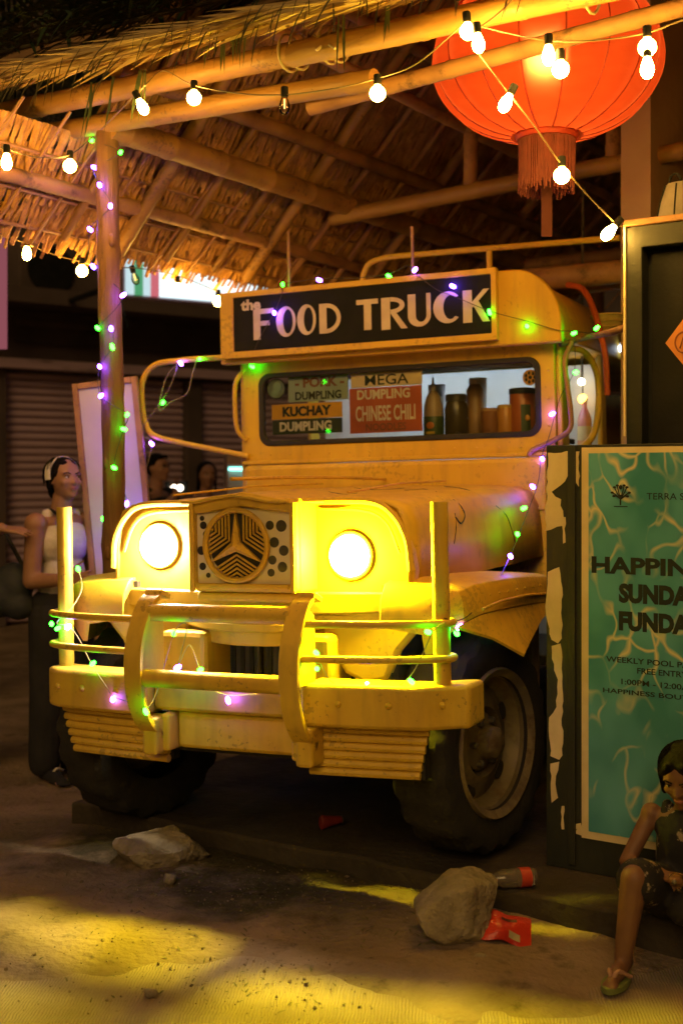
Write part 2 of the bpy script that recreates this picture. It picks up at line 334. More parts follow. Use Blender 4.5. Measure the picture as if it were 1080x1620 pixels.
for px, py, sp, cnt in clumps:
    cnt = int(cnt * 1.2); c = at(px, py, z=.03)
    for k in range(cnt):
        x, y = c.x + r2.gauss(0, sp), c.y + r2.gauss(0, sp * .6)
        if (HU.inverted() @ Vector((x, y, 0))).y > -.13: continue
        r = .0018 + .0035 * r2.random() ** 2.2 + (.006 * r2.random() if r2.random() < .08 else 0)
        if r2.random() < .03: r *= 2.2
        stone((x, y, max(gz(x, y), 0) + r * .3), r)
M['gravel'] = mat('gravel', (.24, .18, .12), (.12, .09, .06), 30, .9, c3=(.36, .3, .22), s3=14, t3=(.6, .65))
kind(tag(mb.build('gravel', M['gravel'], smooth=0), 'loose gravel and mortar crumbs scattered over the sand', 'gravel'), 'stuff')
mb = MB()
for px, py, sp, cnt in [(300, 1395, .2, 50), (430, 1425, .3, 90), (530, 1425, .2, 50), (200, 1420, .2, 40), (440, 1548, .16, 40), (640, 1480, .15, 25), (300, 1500, .35, 40)]:
    c = at(px, py, z=.03)
    for k in range(cnt):
        x, y = c.x + r2.gauss(0, sp), c.y + r2.gauss(0, sp * .5)
        if (HU.inverted() @ Vector((x, y, 0))).y > -.13: continue
        a = r2.uniform(0, 6.28)
        mb.leaf((x, y, max(gz(x, y), 0) + .006), (math.cos(a), math.sin(a), r2.uniform(-.1, .12)), (0, 0, 1), r2.uniform(.012, .032), r2.uniform(.004, .009), .5, 2)
M['litter'] = mat('leaf_litter', (.13, .11, .045), (.07, .06, .03), 20, .9)
kind(tag(mb.build('leaf_litter', M['litter'], smooth=0, fix=False), 'dry leaf litter lying in front of the floor slab', 'leaf litter'), 'stuff')

# ------------------------------------------------------------------ street behind: shop building with roller shutters
BF = frame((-3.4, 12.5, 0), -36.4)
def bk(px, py, y=0): return at(px, py, BF, y=y)
M['bwall'] = mat('stained_wall', (.13, .095, .085), (.07, .052, .047), 1.2, .9, bump=.3, bscale=12)
M['shutter'] = mat('shutter_steel', (.66, .48, .58), (.52, .37, .45), 3, .55, metal=.2, stretch=(.4, 1, 3), c3=(.12, .08, .07), s3=6, t3=(.6, .75))
shop = thing('shop_building', 'dark two-storey shop building with grey roller shutters beyond the street', 'building', BF)
a0, a1, b0, b1 = bk(10, 700).x, bk(298, 700).x, bk(320, 700).x, bk(640, 700).x
mb = MB(); mb.box(-14, a0, 0, .4, 0, 6.5); mb.box(a1, b0, 0, .4, 0, 2.54); mb.box(b1, 14, 0, .4, 0, 6.5)
mb.box(a0, b1, 0, .4, 2.55, 6.5); mb.box(-14, 14, .4, 6, 0, 6.5); mb.build('wall', M['bwall'], shop, smooth=0)
MB().box(a0 - .3, b1 + .3, -.12, -.002, 2.56, 2.66).build('ledge', M['shutter'], shop, smooth=0, bevel=.01)
MB().box(-14, 14, -.6, -.002, 3.15, 3.3).build('canopy', M['bwall'], shop, smooth=0)
sl_me = None
for x0, x1 in ((a0 + .02, a1 - .02), (b0 + .02, b1 - .02)):
    first = None
    for k in range(33):
        z = .02 + k * .0765
        if first is None:
            pr = [(-.0, 0), (.028, .012), (.036, .036), (.028, .062), (0, .074)]
            first = MB().prism(pr + [(-.01, .074), (-.01, 0)], lambda d, h, x: Vector((x, .12 - d, h)), x0, x1).build('slat', M['shutter'], shop, smooth=50); first.location.z = z
        else:
            o = first.copy(); C.objects.link(o); o.location.z = z
# balcony boards and dark openings on the upper storey
for k, (px0, px1, py0, py1) in enumerate([(20, 190, 505, 530), (20, 350, 540, 562), (40, 200, 470, 492), (210, 350, 500, 522)]):
    p, q = bk(px0, py0), bk(px1, py1); zz = sorted((p.z, q.z))
    MB().box(p.x, q.x, -.09, -.003, zz[0], zz[1]).build('fascia_board', M['bwall'], shop, smooth=0, bevel=.01)
p = bk(85, 432, -.3)
ac = thing('air_conditioner', 'dark outdoor air conditioner unit on the shop wall above shutters', 'air conditioner', BF @ Matrix.Translation(p))
MB().box(-.42, .42, -.16, .298, -.3, .3).build('casing', M['bwall'], ac, smooth=0, bevel=.02)
MB().lathe([(.20, 0), (.24, 0), (.24, .02), (.20, .02)], Matrix.Translation((-.1, -.165, 0)) @ Matrix.Rotation(R(90), 4, 'X')).build('fan_guard', M['black'], ac)
for k in range(5):
    MB().box(-.2, .2, -.006, 0, -.006, .006, Matrix.Translation((-.1, -.182, 0)) @ Matrix.Rotation(R(36 * k), 4, 'Y')).build('grille_bar', M['black'], ac, smooth=0)
# lit sign over the street
SF = frame(at(205, 440, y=10.8), -32)
sg = thing('light_box_sign', 'glowing white light-box shop sign with green and red stripes', 'sign', SF)
MB().box(-.06, 2.2, .0, .16, -.16, .20).build('casing', M['shutter'], sg, smooth=0)
MB().box(-.04, .04, -.012, -.001, -.14, .18).build('panel', emitter('sign_white', (.72, .95, 1), .6), sg, smooth=0)
MB().box(.04, .12, -.013, -.001, -.14, .18).build('stripe', emitter('sign_green', (.12, .5, .22), .5), sg, smooth=0)
MB().box(.12, .19, -.012, -.001, -.14, .18).build('panel', emitter('sign_white', (.72, .95, 1), .6), sg, smooth=0)
MB().box(.19, .27, -.013, -.001, -.14, .18).build('stripe', emitter('sign_red', (.75, .18, .22), .6), sg, smooth=0)
MB().box(.27, 2.18, -.012, -.001, -.14, .18).build('panel', emitter('sign_bright', (.75, .96, 1), 1.1), sg, smooth=0)
for x in (.1, 2.0): MB().box(x - .02, x + .02, .16, 2.2, .0, .04).build('bracket', M['black'], sg, smooth=0)
# pink banner at the far left edge, no lamp: glow put into its cloth
p = at(6, 552, y=8.4)
pb = thing('banner', 'pink lit banner hanging at the left edge of the street', 'banner', frame(p, 0))
MB().box(-.5, .02, 0, .02, 0, .76).build('cloth', emitter('pink_banner', (.42, .12, .15), .45), pb, smooth=0)
MB().box(-.52, .04, -.006, .026, .76, .80).build('rod', M['black'], pb, smooth=0)
MB().tube([(-.25, .01, .80), (-.25, .01, 2.6), (-.25, 4.6, 2.6)], .012).build('bracket', M['black'], pb)
# white kiosk with a cyan tube light, partly hidden by the cab
p = at(360, 780, z=0); p = at(359, 775, y=9.4)
ks = thing('kiosk', 'white kiosk with a cyan tube light behind the truck hood', 'kiosk', frame((p.x, 9.4, 0), -8))
MB().box(0, .9, 0, .5, 0, 1.66).build('body', mat('kiosk_white', (.62, .47, .46), (.55, .42, .4), 3, .6), ks, smooth=0, bevel=.015)
MB().tube([(.01, -.03, 1.535), (.6, -.03, 1.535)], .012).build('tube_light', emitter('cyan_tube', (.25, .9, .75), 3), ks)
MB().box(.0, .88, -.055, -.001, 1.557, 1.575).build('trim', M['shutter'], ks, smooth=0)
# scooter with a pair of lit lamps far back
p = at(288, 772, y=11.0)
sc = thing('scooter', 'parked motor scooter with two small lit lamps far behind the hood', 'scooter', frame((p.x, 11.0, 0), -20))
for y in (0.15, 1.35):
    w = MB().lathe([(.17, -.045), (.24, -.04), (.255, 0), (.24, .04), (.17, .045)], Matrix.Translation((0, y, .255)) @ Matrix.Rotation(R(90), 4, 'Y')).build('wheel', M['rubber'], sc)
    MB().lathe([(.05, -.05), (.17, -.03), (.17, .03), (.05, .05)], Matrix.Translation((0, y, .255)) @ Matrix.Rotation(R(90), 4, 'Y')).build('rim', M['steel'], w)
MB().loft([[Vector((x * w_, y, z + h * c)) for x, c in ((-1, 0), (-.7, 1), (.7, 1), (1, 0), (.6, -.6), (-.6, -.6))] for y, z, w_, h in ((.28, .8, .12, .12), (.4, .45, .16, .08), (.8, .35, .17, .06), (1.0, .55, .17, .14), (1.6, .68, .12, .1))]).build('body', M['black'], sc)
MB().tube([(0, .15, .26), (0, .3, .75), (0, .36, 1.0)], .03).build('fork', M['steel'], sc)
MB().tube(spl([(-.33, .48, 1.05), (-.15, .36, 1.02), (.15, .36, 1.02), (.33, .48, 1.05)]), .016).build('handlebar', M['black'], sc)
MB().loft([[Vector((x, y, z)) for x, z in ((-w_, .8), (w_, .8), (w_ * .7, .87), (-w_ * .7, .87))] for y, w_ in ((.85, .1), (1.1, .15), (1.55, .13))]).build('seat', M['black'], sc)
for sx in (-1, 1): MB().ball((sx * .028 , .2, p.z), (.026, .03, .026)).build('lamp', emitter('scooter_lamp', (1, .85, .65), 9), sc)
MB().loft([[Vector((x, y, p.z + z)) for x, z in ((-w_, -.07), (w_, -.07), (w_, .06), (-w_, .06))] for y, w_ in ((.21, .1), (.38, .07))]).build('lamp_cowl', M['black'], sc)
# ================================================================== thatched bamboo hut
hut = thing('thatched_hut', 'open bamboo hut with a thatched roof sheltering the yellow truck', 'hut', HU)
def pole(P, r, m='bamboo', name='bamboo_pole', step=.34, n=12, hollow=False, par=None):
    """bamboo culm: swollen nodes, slight waver"""
    a, b = Vector(P[0]), Vector(P[-1]); L_ = (b - a).length; pts = []; rs = []; t = rnd.uniform(.05, step)
    side = (b - a).normalized().orthogonal().normalized(); amp = rnd.uniform(-.012, .012) * L_ / 2
    def put(s, k): pts.append(a.lerp(b, s / L_) + side * amp * math.sin(s / L_ * 3.1)); rs.append(r * k * (1 - .06 * s / L_))
    put(0, 1)
    while t < L_ - .05:
        put(t - .02, 1); put(t - .006, 1.09); put(t, 1.02); put(t + .006, 1.08); put(t + .02, .99); t += step * rnd.uniform(.8, 1.15)
    put(L_, 1)
    mb = MB().tube(pts, rs, n, caps=not hollow)
    if hollow:
        d = (b - a).normalized(); q = d.to_track_quat('Z', 'Y').to_matrix().to_4x4()
        mb.lathe([(r, 0), (r * .45, 0), (r * .42, .12), (.001, .125)], Matrix.Translation(a) @ q, n)
        mb.v += []; mb.add([pts[-1] + (q.to_3x3() @ Vector((math.cos(6.283 * k / n), math.sin(6.283 * k / n), 0))) * rs[-1] for k in range(n)], [tuple(range(n))])
    return mb.build(name, M[m], par or hut, smooth=50)
# crooked trunk post at the near left corner
P = [(0.0, 0, .1), (.03, .0, .6), (.022, .01, 1.05), (.03, 0, 1.5), (.02, 0, 1.9), (.004, 0, 2.25), (-.004, 0, 2.6), (-.01, 0, 2.97)]
pp = spl(P, 7); po = MB().tube(pp, [.047 + .005 * noise.noise(Vector((i * .35, 0, 2))) + (.006 if i % 11 == 5 else 0) for i in range(len(pp))], 14).build('post', M['wood'], hut, smooth=60)
for z, a in ((1.52, -70), (2.12, -100), (1.15, -60), (2.45, -40)):
    MB().ball((.012 + .043 * math.cos(R(a)), .043 * math.sin(R(a)), z), (.016, .012, .03), 10, 6).build('knot', M['wood'], po)
for x, y in ((3.6, 0), (0.05, 5.1), (3.6, 5.1)): MB().tube(spl([(x, y, .1), (x + .02, y, 1.5), (x, y, 2.95)], 5), .05, 12).build('post', M['wood'], hut, smooth=60)
# front poles
pole([(-1.7, -.10, 3.085), (2.9, -.13, 2.97)], .046)
pole([(-1.7, -.17, 3.185), (2.9, -.21, 3.055)], .024, step=.5)
pole([(-1.7, -.02, 3.005), (1.34, -.03, 2.885)], .042, 'bamboo')
pole([(1.105, -.215, 2.962), (2.9, -.2, 2.945)], .041, hollow=True)
pole([(1.0, .05, 2.86), (2.9, .03, 2.955)], .031, 'bamboo_old')
# plates running back, tie beam, struts
pole([(0.02, -.02, 2.925), (0, 5.2, 2.915)], .056, 'bamboo')
pole([(3.6, -.1, 2.93), (3.6, 5.2, 2.92)], .055, 'bamboo_old')
pole([(-.3, -.48, 2.72), (-.3, 5.2, 2.68)], .034, 'bamboo_old')
pole([(-.1, 1.8, 2.87), (3.8, 1.75, 3.02)], .042, 'bamboo')
pole([(-.1, 3.9, 2.9), (3.8, 3.9, 2.95)], .045, 'bamboo_old')
for px, x in ((738, .745), (970, 1.5)): pole([(x, 1.8, 2.93), (x, 1.83, 3.9)], .036, 'bamboo_old')
pole([(.72, 0.0, 3.25), (.74, 5.2, 3.25)], .03, 'bamboo_old')
pole([(.14, -.1, 3.12), (.14, 5.2, 3.12)], .038, 'bamboo')
PX0, PZ0, PK = -.52, 2.545, 1.04      # left slope: underside passes here with this rise
for x in (.55, 1.0, 1.45, 1.9): pole([(x, -.0, PZ0 + (x - PX0) * PK - .065), (x, 5.2, PZ0 + (x - PX0) * PK - .065)], .03, 'bamboo_old')
# rafters of the left slope
ca, sa = 1 / math.hypot(1, PK), PK / math.hypot(1, PK)
for k in range(15):
    y = .18 + k * .335 + rnd.uniform(-.05, .05); big = k % 3 == 1
    x1 = 2.05; r = .034 if big else .019
    off = .03 + r
    dz = rnd.uniform(-.04, .04)
    pole([(PX0 + .03 + off * sa, y, PZ0 + .03 - off * ca), (x1 + off * sa, y + dz, PZ0 + (x1 - PX0) * PK - off * ca)], r, 'bamboo' if k < 5 else 'bamboo_old', 'rafter', step=.4, n=9)
# thatch courses: overlapping rows of leaf blades laid on a strip
def course(s, y0, y1, m, slope, w=.05, seed=0, name='thatch_course'):
    rr = random.Random(seed); mb = MB(); y = y0
    P0 = lambda t, yy, h: slope(t, yy, h)
    while y < y1:
        w_ = w * rr.uniform(.6, 1.3); L_ = .15 + rr.uniform(-.03, .05); j = rr.uniform(-.012, .012); h0 = rr.uniform(0, .007); sk = rr.uniform(-.03, .03); cv = rr.uniform(.002, .006)
        V = []
        for t, h in ((s - L_, -.022 + h0 + j), (s - L_ * .5, -.008 + h0), (s + .02, .010 + h0)):
            k = sk * (s - t) / L_
            V += [P0(t, y + k, h + .004), P0(t, y + w_ * .5 + k, h - cv), P0(t, y + w_ * 1.05 + k, h + .004)]
        mb.add(V, [(0, 1, 4, 3), (1, 2, 5, 4), (3, 4, 7, 6), (4, 5, 8, 7)]); y += w_
    return kind(mb.build(name, M[m], hut, smooth=0, fix=False), 'stuff')
left = lambda t, y, h: Vector((PX0 + t * ca - h * sa, y, PZ0 + t * sa + h * ca))
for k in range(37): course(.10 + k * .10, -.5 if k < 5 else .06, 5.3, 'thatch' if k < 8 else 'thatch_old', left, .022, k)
MB().add([left(t, y, .05) for t in (-.05, 3.8) for y in (.06, 5.3)], [(0, 1, 3, 2)]).build('thatch_backing', M['thatch_old'], hut, smooth=0)
# thin laths under the eave band
for k, t in enumerate((.04, .22, .4, .58)): pole([tuple(left(t, -.48 if t < .45 else .05, -.02)), tuple(left(t, 5.2, -.02))], .009, 'bamboo_old', 'lath', step=.5, n=6)
# eave underside stays: split bamboo ribs across the lit band
for k in range(26):
    y = -.42 + k * .25 + rnd.uniform(-.03, .03)
    pole([tuple(left(-.03, y - .02, -.035)), tuple(left(.62, y + .03, -.032))], .008, 'bamboo_old', 'lath', step=.4, n=6)
# right slope and back gable, dark
right = lambda t, y, h: Vector((4.1 - t * ca + h * sa, y, PZ0 + t * sa + h * ca))
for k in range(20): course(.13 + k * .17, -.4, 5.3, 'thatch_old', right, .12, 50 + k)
MB().add([right(t, y, .05) for t in (-.05, 3.6) for y in (-.45, 5.3)], [(0, 1, 3, 2)]).build('thatch_backing', M['thatch_old'], hut, smooth=0)
# front slope: thatch lying on the front pole
fs = R(27); front = lambda t, x, h: Vector((x, -.25 + t * math.cos(fs) - h * math.sin(fs), 3.115 - .024 * x + t * math.sin(fs) + h * math.cos(fs)))
for k in range(9): course(.08 + k * .13, -1.8, 3.0, 'thatch', lambda t, x, h: front(t, x, h), .025, 90 + k)
MB().add([front(t, x, .045) for t in (-.02, 1.8) for x in (-1.8, 3.0)], [(0, 1, 3, 2)]).build('thatch_backing', M['thatch_old'], hut, smooth=0)
# loose straw bundle along the front edge
r3 = random.Random(11); mb = MB()
for k in range(3400):
    x = r3.uniform(-1.75, 2.95); t = r3.uniform(-.12, .05); h = r3.uniform(-.01, .05)
    p = front(t, x, h); L_ = r3.uniform(.12, .34)
    d = Vector((-1 * r3.uniform(.6, 1.1), -r3.uniform(.02, .35), r3.gauss(-.04, .035)))
    mb.leaf(p, d, (0, -r3.uniform(.3, 1.5), r3.uniform(-.6, 1)), L_, r3.uniform(.006, .015), r3.uniform(-.05, .25), 2)
st = mb.build('straw', M['straw'], hut, smooth=0, fix=False); kind(st, 'stuff')
mb = MB()
for k in range(140):
    x = r3.uniform(-1.6, 2.6); p = front(-.1, x, r3.uniform(-.02, .06)); p.y -= .05
    mb.leaf(p, (r3.uniform(-.6, .3), -.35, -r3.uniform(.1, 1)), (0, 1, 0), r3.uniform(.06, .22), r3.uniform(.004, .009), 1.0, 3)
kind(mb.build('hanging_straw', M['leafdry'], hut, smooth=0, fix=False), 'stuff')
# rope lashings on the front poles
for x in (1.02, 1.07, 1.2, 1.24, 2.2): MB().tube([(x + .004 * math.sin(a), -.112 + .066 * math.cos(a), 3.085 - .025 * (x + 1.7) + .066 * math.sin(a)) for a in [6.283 * k / 16 for k in range(16)]], .005, 6, closed=True).build('lashing', M['wirepale'], hut)
for a, b in (((1.2, -.21, 3.02), (1.33, -.268, 2.93)), ((1.3, -.2, 3.01), (1.25, -.266, 2.94))): MB().tube([a, b], .005, 6).build('lashing', M['wirepale'], hut)

# plants growing over the roof edge
def blades(name, label, m, n, fn, seed, cat='plant'):
    rr = random.Random(seed); t = thing(name, label, cat, HU); mb = MB()
    for k in range(n): fn(mb, rr)
    kind(mb.build('foliage', M[m], t, smooth=0, fix=False), 'stuff'); return t
def creeper(mb, rr):
    x = min(1.75, max(-1.7, rr.gauss(.25, .75))); p = front(rr.uniform(.12, .9), x, rr.uniform(.05, .16) + .08 * rr.random())
    mb.leaf(p, (rr.uniform(-1, .6), -rr.uniform(.1, 1), rr.uniform(-.3, .5)), (0, 0, 1), rr.uniform(.1, .32), rr.uniform(.012, .03), rr.uniform(.3, 1.0), 4)
cp = blades('roof_creeper', 'dark green grassy creeper growing over the thatch edge', 'leaf', 900, creeper, 21)
MB().tube(spl([tuple(front(.25, x, .1)) for x in (-1.6, -.8, 0, .8, 1.6)]), .01).build('stem', M['leafdry'], cp)
mb = MB()
for px, y0_, n in ((375, 20, 5), (350, 30, 4), (395, 10, 5), (615, -20, 3), (180, 120, 3), (225, 110, 4), (150, 130, 3), (540, 10, 2), (330, 45, 2)):
    for k in range(n):
        p = hk(px + rnd.uniform(-6, 6), y0_, -.3); L_ = rnd.uniform(.1, .24)
        mb.leaf(p, (rnd.uniform(-.25, .15), -.15, -1), (0, 1, 0), L_, rnd.uniform(.008, .02), .3, 4)
kind(mb.build('hanging_blade', M['leaf'], cp, smooth=0, fix=False), 'stuff')
# dark palm behind the roof
pt = thing('palm_tree', 'dark palm with long fronds standing behind the thatched roof', 'tree', frame((-2.6, 8.2, 0), 0))
MB().tube(spl([(0, 0, -.1), (.05, 0, 2), (.15, 0, 4.2)], 8), [.14 - .05 * k / 16 for k in range(17)], 12).build('trunk', M['wood'], pt)
r5 = random.Random(5)
for k in range(16):
    a = k * 2.4; L_ = r5.uniform(1.6, 2.5); up = r5.uniform(.1, 1.1)
    sp = [Vector((.15 + L_ * t * math.cos(a), L_ * t * math.sin(a), 4.2 + up * L_ * t - 1.1 * L_ * t * t * .8)) for t in [i / 8 for i in range(9)]]
    mb = MB().tube(sp, [.022 - .0022 * i for i in range(9)], 5)
    for i in range(1, 40):
        t = i / 40; j = min(7, int(t * 8)); p = sp[j].lerp(sp[j + 1], t * 8 - j); d = (sp[j + 1] - sp[j]).normalized(); s_ = d.cross(Vector((0, 0, 1))).normalized()
        for sg_ in (-1, 1): mb.leaf(p, d * .6 + s_ * sg_, (0, 0, 1), .5 * math.sin(math.pi * min(1, t + .12)) + .1, .035, .6, 3)
    mb.build('frond', M['leaf'], pt, smooth=0, fix=False)
# ================================================================== the truck
trk = thing('food_truck', 'old cream-yellow jeepney food truck with lit headlights under the hut', 'truck', TR)
PT, PB = M['paint'], M['paint2']
RX = Matrix.Rotation(R(90), 4, 'X')
def up(x, y, z): return Matrix.Translation((x, y, z)) @ RX          # text plane facing the front
# hood
def lerpk(K, t):
    for (a, va), (b, vb) in zip(K, K[1:]):
        if t <= b: return va + (vb - va) * (t - a) / (b - a)
    return K[-1][1]
prof = [(-1, 0), (-.99, .45), (-.975, .70), (-.935, .88), (-.86, .955), (-.70, .978), (-.5, .985), (-.34, .99), (-.24, 1.0), (-.12, 1.045), (0, 1.07)]
prof = prof + [(-a, b) for a, b in prof[-2::-1]]
rings = []
for j in range(13):
    t = j / 12; ring = []
    for a, b in prof:
        w = .605 + .115 * t; zb = .955 + .05 * t; zt = 1.272 + .045 * t
        k = b if b <= 1 else 1 + (b - 1) * (1 - .8 * t)
        x = a * w; yf = -.455 + .16 * sstep(.20, .30, abs(x)); y = yf + (.955 - yf) * t
        z = zb + (zt - zb) * k + .006 * noise.noise(Vector((x * 4, y * 4, 1)))
        ring.append(Vector((x, y, z)))
    rings.append(ring)
MB().loft(rings, closed=False).build('hood', PT, trk, smooth=50).modifiers.new('s', 'SOLIDIFY').thickness = .012
from mathutils.bvhtree import BVHTree
hv = [p for r_ in rings for p in r_]; nn_ = len(prof)
hb = BVHTree.FromPolygons(hv, [(j * nn_ + i, j * nn_ + i + 1, (j + 1) * nn_ + i + 1, (j + 1) * nn_ + i) for j in range(12) for i in range(nn_ - 1)])
TI = TR.inverted()
for P_, w_ in (([(505, 797), (514, 802), (516, 812), (521, 820)], .0035), ([(702, 770), (725, 772), (742, 776)], .004), ([(700, 765), (718, 768), (736, 770)], .0025), ([(716, 790), (728, 800), (735, 815), (729, 828), (720, 818)], .004), ([(719, 812), (721, 835), (718, 860)], .0025), ([(560, 772), (600, 775), (640, 772)], .002), ([(784, 800), (800, 815), (808, 835), (815, 860)], .0025), ([(640, 776), (670, 774), (690, 778)], .0025), ([(520, 778), (545, 782), (565, 780)], .002)):
    pts = []
    for px, py in P_:
        o_ = TI @ Vector((0, 0, EYE)); d_ = (TI.to_3x3() @ Vector(((px - 540) / FPX, 1, (HOR - py) / FPX))).normalized(); hit = hb.ray_cast(o_, d_)
        if hit[0] is not None: pts.append(hit[0] - d_ * .003)
    if len(pts) > 2: q_ = spl(pts, 5); MB().tube(q_, [w_ * (.5 + .7 * abs(noise.noise(Vector((i * .9, w_ * 900, 0))))) for i in range(len(q_))], 5).build('paint_crack', M['wire'], trk)
MB().tube(spl([(0, -.45, 1.345), (0, 0, 1.352), (0, .5, 1.352), (0, .93, 1.346)]), .007, 6).build('hood_seam', PT, trk)
# panel beneath the hood: headlight faces
for s, nm in ((-1, 'L'), (1, 'R')):
    P = [(.22, .93), (.605, .93), (.615, 1.02), (.60, 1.12), (.575, 1.19), (.53, 1.24), (.47, 1.262), (.22, 1.268)]
    hf = MB().prism([(s * a, b) for a, b in P], fxz(-.28), 0, .05).build('headlight_panel', PT, trk, smooth=30, bevel=.008)
    br = spl([(s * .235, -.30, 1.262), (s * .46, -.305, 1.258), (s * .545, -.305, 1.215), (s * .595, -.305, 1.13), (s * .608, -.30, 1.02)], 7)
    MB().tube(br, .012, 8).build('brow_trim', PT, hf)
    MB().tube(spl([(s * .26, -.285, 1.235), (s * .44, -.29, 1.225), (s * .52, -.29, 1.18), (s * .565, -.29, 1.08)], 6), .006, 6).build('brow_trim', PT, hf)
    # headlight: bucket, bezel and glowing lens
    hx, hz = (-.405, 1.104) if s < 0 else (.38, 1.07)
    HM = Matrix.Translation((hx, -.284, hz)) @ RX
    hl = MB().lathe([(.084, 0), (.087, .006), (.083, .011), (.076, .012)], HM, 32).build('headlight', PT, trk)
    if s < 0: em = emitter('headlight_white', (1, .82, .56), 290)
    else: em = emitter('headlight_yellow', (1, .82, .008), 1750)
    MB().lathe([(.074 * math.cos(a), .012 + .058 * math.sin(a)) for a in (0, .3, .6, .9, 1.2, 1.45)] + [(.0005, .070)], HM, 24).build('lens', em, hl)
# grille nose between the headlights
gx, gw = .035, .21
MB().box(gx - gw, gx + gw, -.412, -.26, .945, 1.275).build('grille_box', PT, trk, smooth=0, bevel=.01)
gr = MB().ringprism([(gx - gw, .955), (gx + gw, .955), (gx + gw, 1.262), (gx, 1.30), (gx - gw, 1.262)], [(gx - .192, .978), (gx + .192, .978), (gx + .192, 1.224), (gx, 1.248), (gx - .192, 1.224)], fxz(-.412, -1), 0, .03).build('grille_frame', PT, trk, smooth=0, bevel=.006)
for s in (-1, 1): MB().box(gx + s * .201 - .009, gx + s * .201 + .009, -.456, -.443, .948, 1.262).build('grille_post', PT, trk, smooth=0, bevel=.005)
M['cream'] = mat('cream_panel', (.88, .76, .46), (.80, .68, .38), 9, .55)
M['holes'] = mat('hole_dark', (.03, .026, .02), None, rough=.8)
MB().box(gx - .193, gx + .193, -.424, -.413, .977, 1.248).build('perforated_plate', M['cream'], gr, smooth=0)
MB().box(gx - .18, gx + .18, -.446, -.43, .960, .977).build('grille_sill', PT, gr, smooth=0, bevel=.004)
cx, cz, cr = .008, 1.112, .124
for i, (px, py, r) in enumerate([(427, 831, 7), (445, 832, 9), (434, 858, 8), (449, 871, 8), (431, 886, 7), (447, 897, 8), (429, 906, 6), (322, 831, 6), (326, 845, 5), (319, 871, 7), (330, 883, 5), (321, 896, 6), (320, 820, 4), (330, 910, 4)]):
    p = tk(px, py, -.424); rr = r / 440
    MB().lathe([(rr, 0), (rr, .002)], Matrix.Translation((p.x, -.424, p.z)) @ RX, 16).build('grille_hole', M['holes'], gr)
MB().lathe([(.112, 0), (.112, .003)], Matrix.Translation((cx, -.4245, cz)) @ RX, 32).build('emblem_back', M['holes'], gr)
MB().tube([(cx + cr * math.cos(a), -.44, cz + cr * math.sin(a)) for a in [6.2832 * k / 40 for k in range(40)]], .010, 8, closed=True).build('emblem_ring', PT, gr)
V = [(cx, -.462, cz)]; F = []
for k in range(3):
    a = R(90 + 120 * k); d = R(60); V.append((cx + .118 * math.cos(a), -.444, cz + .118 * math.sin(a))); V.append((cx + .021 * math.cos(a + d), -.442, cz + .021 * math.sin(a + d)))
for k in range(6): F.append((0, 1 + k, 1 + (k + 1) % 6))
for k in range(6): V.append((V[1 + k][0], -.43, V[1 + k][2]))
for k in range(6): F.append((1 + k, 7 + k, 7 + (k + 1) % 6, 1 + (k + 1) % 6))
MB().add(V, F).build('emblem_star', PT, gr, smooth=0)
for k in range(3):
    a = R(150 + 120 * k - 120); e = Vector((math.cos(a), math.sin(a)))
    for i in range(1, 8):
        o = e * (.018 + i * .0155); P = []
        for sg_ in (-1, 1):
            d = Vector((math.cos(a + sg_ * R(60)), math.sin(a + sg_ * R(60)))); b_ = o.dot(d); cc = o.dot(o) - .114 ** 2
            if cc > 0: continue
            t = -b_ + math.sqrt(b_ * b_ - cc); P.append(o + d * t)
        if len(P) == 2 and i < 7: MB().tube([(cx + q.x, -.434, cz + q.y) for q in (P[0], o, P[1])], .0042, 6).build('grille_bar', PT, gr)
# apron under the face, a smiling band
def band(name, zt, zb, y0, bow, x0, x1, th, sag=.03, m=PT, bev=.006, n=24):
    rr = []
    for i in range(n + 1):
        x = x0 + (x1 - x0) * i / n; u = (2 * i / n - 1); y = y0 - bow * (1 - abs(u) ** 2.4); k = sag * (1 - u * u)
        rr.append([Vector((x, y, zt - k * .3)), Vector((x, y, zb - k)), Vector((x, y + th, zb - k)), Vector((x, y + th, zt - k * .3))])
    return MB().loft(rr).build(name, m, trk, smooth=30, bevel=bev)
band('apron', .948, .885, -.305, .03, -.63, .66, .12, .022)
MB().box(gx - gw, gx + gw, -.41, -.3, .912, .944).build('grille_lip', PT, trk, smooth=0, bevel=.01)
band('apron_lip', .872, .852, -.30, .025, -.60, .62, .1, .03)
band('valance_trim', .842, .822, -.27, .13, -.34, .36, .03, .02)
band('valance_trim', .812, .772, -.25, .13, -.32, .36, .03, .02)
# boxes and dark radiator opening behind the guard
MB().box(-.34, -.15, -.40, -.2, .60, .80).build('valance_box', PT, trk, smooth=0, bevel=.02)
MB().box(.19, .34, -.40, -.2, .60, .80).build('valance_box', PT, trk, smooth=0, bevel=.02)
MB().box(-.15, .19, -.22, -.18, .56, .80).build('radiator', M['dark'], trk, smooth=0)
for k in range(9): MB().box(-.14 + k * .038, -.125 + k * .038, -.228, -.2201, .58, .79).build('radiator_fin', M['black'], trk, smooth=0)
MB().tube([(-.02, -.24, .57), (-.02, -.24, .8)], .012).build('radiator_strut', M['dark'], trk)
